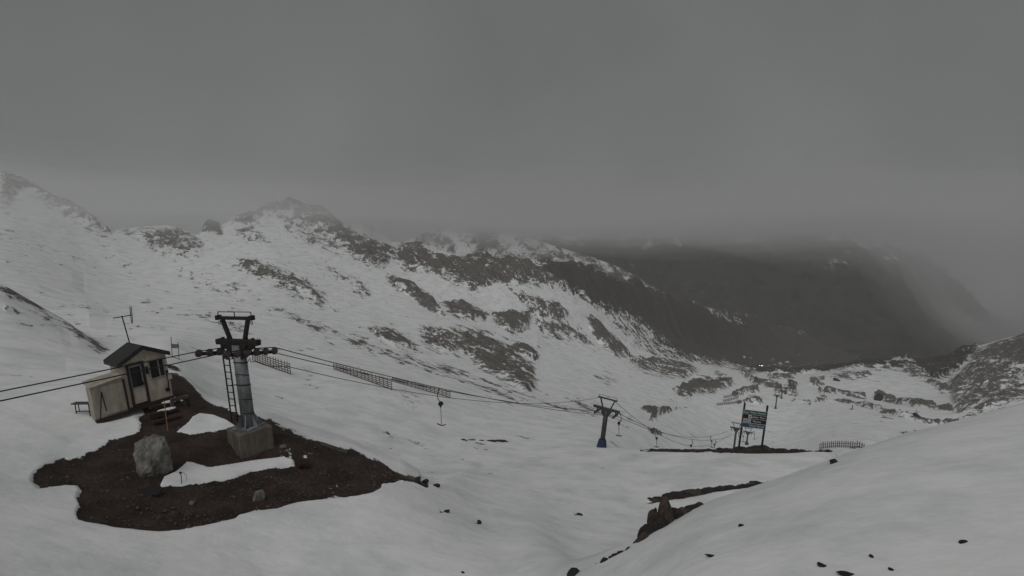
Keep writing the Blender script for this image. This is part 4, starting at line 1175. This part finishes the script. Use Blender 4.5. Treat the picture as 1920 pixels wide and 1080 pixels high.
tag(o, 'long weathered plank lying along the back edge of the soil mound', 'plank')

# small notice board on two stakes
g = pix(323, 671)
r = math.hypot(g.x, g.y)
NB = thing('notice_board', 'small notice board on two thin stakes in snow behind the hut', 'notice board', g)
rel = lambda x, y: at(x, y, r) - NB.location
MB().tube([Vector((0, 0, -0.2)), rel(320.5, 631)], 0.034, 6).build('stake', M_GREYWOOD, NB)
MB().tube([rel(336, 674), rel(333.5, 641)], 0.034, 6).build('stake', M_GREYWOOD, NB)
A, B_, C_, D_ = rel(321.5, 645), rel(335, 645.5), rel(335.3, 652.5), rel(322, 653)
MB().prism([A, B_, C_, D_], (0, 0, 0), (0, 0.03, 0)).build('board', mat('faded_notice', (0.20, 0.19, 0.185), 0.7, 0, 0.5, 7, (0.10, 0.095, 0.09)), NB)

# ------------------------------------------------------------------ snow fences
POST = MB().box((0, 0, 0.5), (0.09, 0.09, 1.0)).mesh('post', M_FENCE)
def fence(label, a, b, h0, h1, n_post, n_rail, group=None, name='snow_fence', lean=0.0, pw=0.75, rail=0.10, over=0.12):
    A, B = (pix_r(a[0], a[2]), pix_r(b[0], b[2])) if len(a) == 3 else (pix(*a), pix(*b))
    T = thing(name, label, 'fence', A, group)
    tops = []
    for k in range(n_post):
        f = k / (n_post - 1)
        q = A.lerp(B, f); q.z = drop(q.x, q.y)
        h = h0 + (h1 - h0) * f
        o = link('post', POST, T, q - A - Vector((0, 0, 0.08)), (0.02 * math.sin(k * 2.3), lean + 0.03 * math.sin(k * 1.7), 0), (pw, pw, (h + 0.08 + over * (0.6 + 0.6 * abs(math.sin(k * 1.3))))))
        tops.append((q - A, h))
    for j in range(n_rail):
        mb = MB()
        pts = [q + Vector((lean * h * (j + 0.6) / n_rail, -0.07, h * (j + 0.6) / n_rail)) for q, h in tops]
        for u, v in zip(pts[:-1], pts[1:]):
            mb.bar(u, v, 0.03, rail)
        mb.build('rail', M_FENCE, T)
    return T
FG = 'slatted snow fences on the slope below the hut'
fence('slatted snow fence partly hidden behind the footed lift tower', (474, 676), (545.5, 703), 1.35, 1.45, 15, 5, FG, lean=-0.05)
fence('slatted snow fence under the ropes, second of three uphill of the T-bar', (626, 693), (735, 732), 0.85, 1.35, 17, 5, FG, lean=-0.05)
fence('slatted snow fence crossed by the lone T-bar, lowest of the three', (736, 715), (844.5, 747), 0.62, 1.0, 16, 4, FG, lean=-0.05)
fence('picket fence of close dark stakes on the snow right of the trail sign', (1542, 834, 126), (1640, 841, 111), 1.15, 0.85, 25, 2, None, 'picket_fence', 0, 1.15, 0.09, 0.25)
FG2 = 'short far snow fences on the lower snow field'
fence('far snow fence, lowest of three parallel rows above the trail sign', (1344, 760), (1383, 753.5), 0.75, 0.8, 12, 3, FG2, pw=1.3)
fence('far snow fence, middle of three parallel rows above the trail sign', (1356, 753.5), (1384, 747), 0.8, 0.95, 10, 3, FG2, pw=1.3)
fence('far snow fence, highest of three parallel rows above the trail sign', (1357, 746.5), (1382, 742), 0.8, 0.9, 9, 3, FG2, pw=1.3)
fence('far level snow fence above the oval brown rock patch', (1307, 715), (1339, 715.5), 0.95, 0.95, 11, 3, FG2, pw=1.3)
fence('far slanting snow fence above the oval brown rock patch', (1329, 707), (1362, 713.5), 0.85, 0.85, 10, 3, FG2, pw=1.3)

# ------------------------------------------------------------------ trail sign
RS = 56.3
gl, gr = at(1387, 845, RS), at(1425, 845, RS)
roll = math.radians(4.6)
SB = (gl + gr) / 2
SM = frame(SB, (1, -0.16), roll)
SG = thing('trail_sign', 'tall trail sign with green, black and blue panels on two posts', 'sign', SM)
sw = 2.04
for s in (-1, 1):
    MB().bar((s * sw / 2, 0, -0.35), (s * sw / 2, 0, 4.62), 0.15).build('post', mat('dark_sign_post', (0.022, 0.019, 0.024), 0.6), SG)

def text_mesh(body, size, m_):
    cu = bpy.data.curves.new('lettering', 'FONT')
    cu.body = body; cu.size = size; cu.align_x = 'RIGHT'; cu.align_y = 'CENTER'; cu.extrude = 0.004
    tmp = bpy.data.objects.new('lettering', cu); COL.objects.link(tmp)
    bpy.context.view_layer.update()
    me = bpy.data.meshes.new_from_object(tmp.evaluated_get(bpy.context.evaluated_depsgraph_get()))
    bpy.data.objects.remove(tmp); bpy.data.curves.remove(cu)
    me.materials.clear(); me.materials.append(m_)
    return me
rows = [('Easy Way Home', M_SGREEN, 3.80), ('Boulder Run', M_SBLACK, 3.38), ('Planks', M_SBLACK, 2.96), ('West Bowl', M_SBLUE, 2.52)]
bk = MB(); bk.box((0, -0.085, 3.16), (sw + 0.10, 0.02, 1.72)); bk.build('back_board', M_WHITE, SG)
for i, (txt, m_, z) in enumerate(rows):
    pn = MB().box((0, -0.11, z), (sw + 0.10, 0.03, 0.365)).build('panel', m_, SG)
    tm = link('lettering', text_mesh(txt, 0.30, M_WHITE), pn, (0.93 if i != 2 else 0.62, -0.132, z), (math.radians(90), 0, 0))
    def arrow(x):
        MB().box((x, -0.130, z), (0.30, 0.014, 0.30), None, 0.0).build('symbol_plate', M_WHITE, pn)
        mb = MB(); mb.box((x - 0.04, -0.141, z), (0.14, 0.01, 0.06)); mb.prism([(x + 0.02, -0.146, z - 0.09), (x + 0.13, -0.146, z), (x + 0.02, -0.146, z + 0.09)], (0, 0, 0), (0, 0.01, 0)); mb.build('arrow', M_SBLACK, pn)
    if i == 1: arrow(-0.42)
    if i == 2:
        arrow(-0.46)
        x = -0.84
        MB().box((x, -0.130, z), (0.30, 0.014, 0.30)).build('symbol_plate', M_WHITE, pn)
        MB().prism([(x - 0.10, -0.146, z), (x, -0.146, z - 0.10), (x + 0.10, -0.146, z), (x, -0.146, z + 0.10)], (0, 0, 0), (0, 0.01, 0)).build('diamond', M_SBLACK, pn)
# soil heaps at the sign posts
for (x, w, h, lb) in ((1390, 1.1, 0.34, 'low dark soil heap at the left sign post'), (1423, 2.2, 0.52, 'wider dark soil heap at the right sign post')):
    g = at(x, 846, RS + 0.3)
    o = link('soil_heap', rock_mesh('soil_heap', int(x), M_ROCK_DARK, 3, 3, 0.16), None, g, (0, 0, 0.3), (w, 0.8, h))
    tag(o, lb, 'soil heap')

# ------------------------------------------------------------------ far small things
def marker(xy, ytop, label, head_):
    g = pix(*xy); r = math.hypot(g.x, g.y)
    o = thing('marker_post', label, 'post', g)
    tp_ = at(xy[0] + 0.5, ytop, r) - g
    MB().tube([Vector((0, 0, -0.2)), tp_], 0.13, 6).build('post', M_ROCK_DARK, o)
    mb = MB()
    if head_: mb.tube([tp_ - Vector((0, 0, 0.25)), tp_ + Vector((0, 0, 0.3))], 0.32, 8)
    else: mb.tube([Vector((-0.9, 0, 0.12)), Vector((0.2, 0, 0.12))], 0.2, 6)
    mb.build('head' if head_ else 'foot', M_ROCK_DARK, o)
marker((1598, 768), 759, 'small dark upright post alone on the snow below the thawed line', False)
marker((1417, 712), 707, 'small dark post with a round head on the snowy plateau', True)

def far_car():
    g = pix(1426.5, 686)
    v = Vector((-g.x, -g.y, 0)).normalized()
    o = thing('car', 'small dark car with both headlights lit in the valley car park', 'car', frame(g, (v.y * -1, v.x), 0))
    m_ = mat('dark_car_paint', (0.03, 0.035, 0.04), 0.35, 0.2, 0.1, 2)
    mb = MB(); mb.box((0, 0, 0.62), (1.76, 4.2, 0.62), None, 0.12); mb.build('body', m_, o)
    mb = MB(); mb.prism([(-0.78, 1.6, 0.92), (-0.78, -0.9, 0.92), (-0.70, -0.3, 1.5), (-0.70, 1.2, 1.5)], (0, 0, 0), (1.52, 0, 0)); mb.build('cabin', M_GLASS, o)
    for x in (-0.8, 0.8):
        for y in (-1.3, 1.3):
            MB().tube([(x - 0.1, y, 0.33), (x + 0.1, y, 0.33)], 0.33, 12).build('wheel', M_DARK, o)
    me_, ne_, be_ = new_mat('lit_headlight')
    be_.inputs['Emission Color'].default_value = (1, 0.98, 0.92, 1)
    be_.inputs['Emission Strength'].default_value = 9.0
    for x in (-0.78, 0.78):
        MB().tube([(x, -2.08, 0.72), (x, -2.24, 0.72)], 0.17, 12).build('headlight', me_, o)
        MB().tube([(x, 2.08, 0.72), (x, 2.14, 0.72)], 0.12, 8).build('tail_light', M_RED, o)
    return o
far_car()

# ------------------------------------------------------------------ haze and low cloud
def volume_mat(name, col, dens, aniso=0.0):
    m = bpy.data.materials.new(name); m.use_nodes = True
    n = m.node_tree
    for k in list(n.nodes): n.nodes.remove(k)
    o = n.nodes.new('ShaderNodeOutputMaterial'); v = n.nodes.new('ShaderNodeVolumePrincipled')
    v.inputs['Color'].default_value = (*col, 1)
    v.inputs['Density'].default_value = dens
    v.inputs['Anisotropy'].default_value = aniso
    n.links.new(v.outputs[0], o.inputs['Volume'])
    return m

def closed_box(name, lo, hi, material):
    me = bpy.data.meshes.new(name)
    bm = bmesh.new()
    bmesh.ops.create_cube(bm, size=1.0)
    for v in bm.verts:
        v.co = Vector([lo[k] if v.co[k] < 0 else hi[k] for k in range(3)])
    bm.to_mesh(me); bm.free()
    me.materials.append(material)
    o = bpy.data.objects.new(name, me); COL.objects.link(o)
    o['kind'] = 'stuff'
    return o

def cloud_layer(k, off, dens):
    """one of the nested layers of the low cloud: an undulating closed body, thin at its rim, denser the higher one goes"""
    n = 130
    xs = np.linspace(-1500, 1900, n); ys = np.linspace(90, 2100, n)
    X, Y = np.meshgrid(xs, ys)
    r = np.hypot(X, Y); az = np.degrees(np.arctan2(X, Y))
    base = np.interp(r, [200, 300, 380, 600, 1000, 1500, 2200], [4, -3, -7, -8, -14, -10, -8])
    base = base - sstep(31.5, 40.5, az + 9 * fbm(X / 260 + 0.4 * k, Y / 260 - 0.3 * k, 3, 0.6)) * np.interp(r, [250, 450, 700, 960, 1500], [0, 30, 120, 170, 210])
    base = base + np.interp(r, [200, 400, 700, 1000, 2000], [3, 9, 30, 44, 55]) * 2.0 * fbm(X / 420 + 3.1 + 0.23 * k, Y / 420 + 0.17 * k, 4, 0.6)
    base = base + np.interp(r, [200, 400, 1000, 2000], [3, 9, 70, 80]) * fbm(X / 130 + 9.1 + 0.3 * k, Y / 170 + 0.4 * k, 3, 0.6)
    base = base - 5 * np.exp(-((az - 4) / 14.0) ** 2) * sstep(520, 360, r)
    bot = base + off * np.interp(r, [200, 500, 1500], [0.35, 1.0, 2.6])
    edge = np.minimum(np.minimum((X - xs[0]) / 300, (xs[-1] - X) / 300), np.minimum((r - (205, 230, 190, 180, 250)[k]) / 130, (ys[-1] - Y) / 300))
    top = bot + ((58, 50, 38, 26, 17)[k] + (26, 22, 16, 12, 8)[k] * fbm(X / 500, Y / 500 + k, 3)) * np.interp(r, [200, 700, 1500], [1, 1.2, 1.3]) * np.clip(edge, 0, 1) + 0.5
    me = bpy.data.meshes.new('cloud')
    co = np.concatenate([np.stack([X, Y, bot], -1).reshape(-1, 3), np.stack([X, Y, top], -1).reshape(-1, 3)])
    i = np.arange(n * n).reshape(n, n); N = n * n
    f = []
    qb = np.stack([i[:-1, :-1], i[1:, :-1], i[1:, 1:], i[:-1, 1:]], -1).reshape(-1, 4)
    qt = np.stack([i[:-1, :-1], i[:-1, 1:], i[1:, 1:], i[1:, :-1]], -1).reshape(-1, 4) + N
    f = qb.tolist() + qt.tolist()
    ring = list(i[0, :]) + list(i[1:, -1]) + list(i[-1, -2::-1]) + list(i[-2:0:-1, 0])
    for a, b in zip(ring, ring[1:] + ring[:1]):
        f.append([int(a), int(b), int(b) + N, int(a) + N])
    me.from_pydata(co.tolist(), [], f); me.update()
    me.materials.append(volume_mat('cloud_vapour', (0.90, 0.91, 0.905), dens, 0.25))
    o = bpy.data.objects.new('cloud', me); COL.objects.link(o)
    o['kind'] = 'stuff'; o['label'] = 'low grey cloud lying over the mountain tops'; o['category'] = 'cloud'
    return o

for k, (off, dn) in enumerate(((-14, 0.0007), (-6, 0.0011), (1, 0.0018), (8, 0.0028), (15, 0.0045))):
    cloud_layer(k, off, dn)
haze = closed_box('haze', (-2600, -60, -420), (2600, 2400, 70), volume_mat('haze_air', (0.95, 0.96, 0.955), 0.00034))
haze['label'] = 'thin grey haze filling the valley air'; haze['category'] = 'haze'
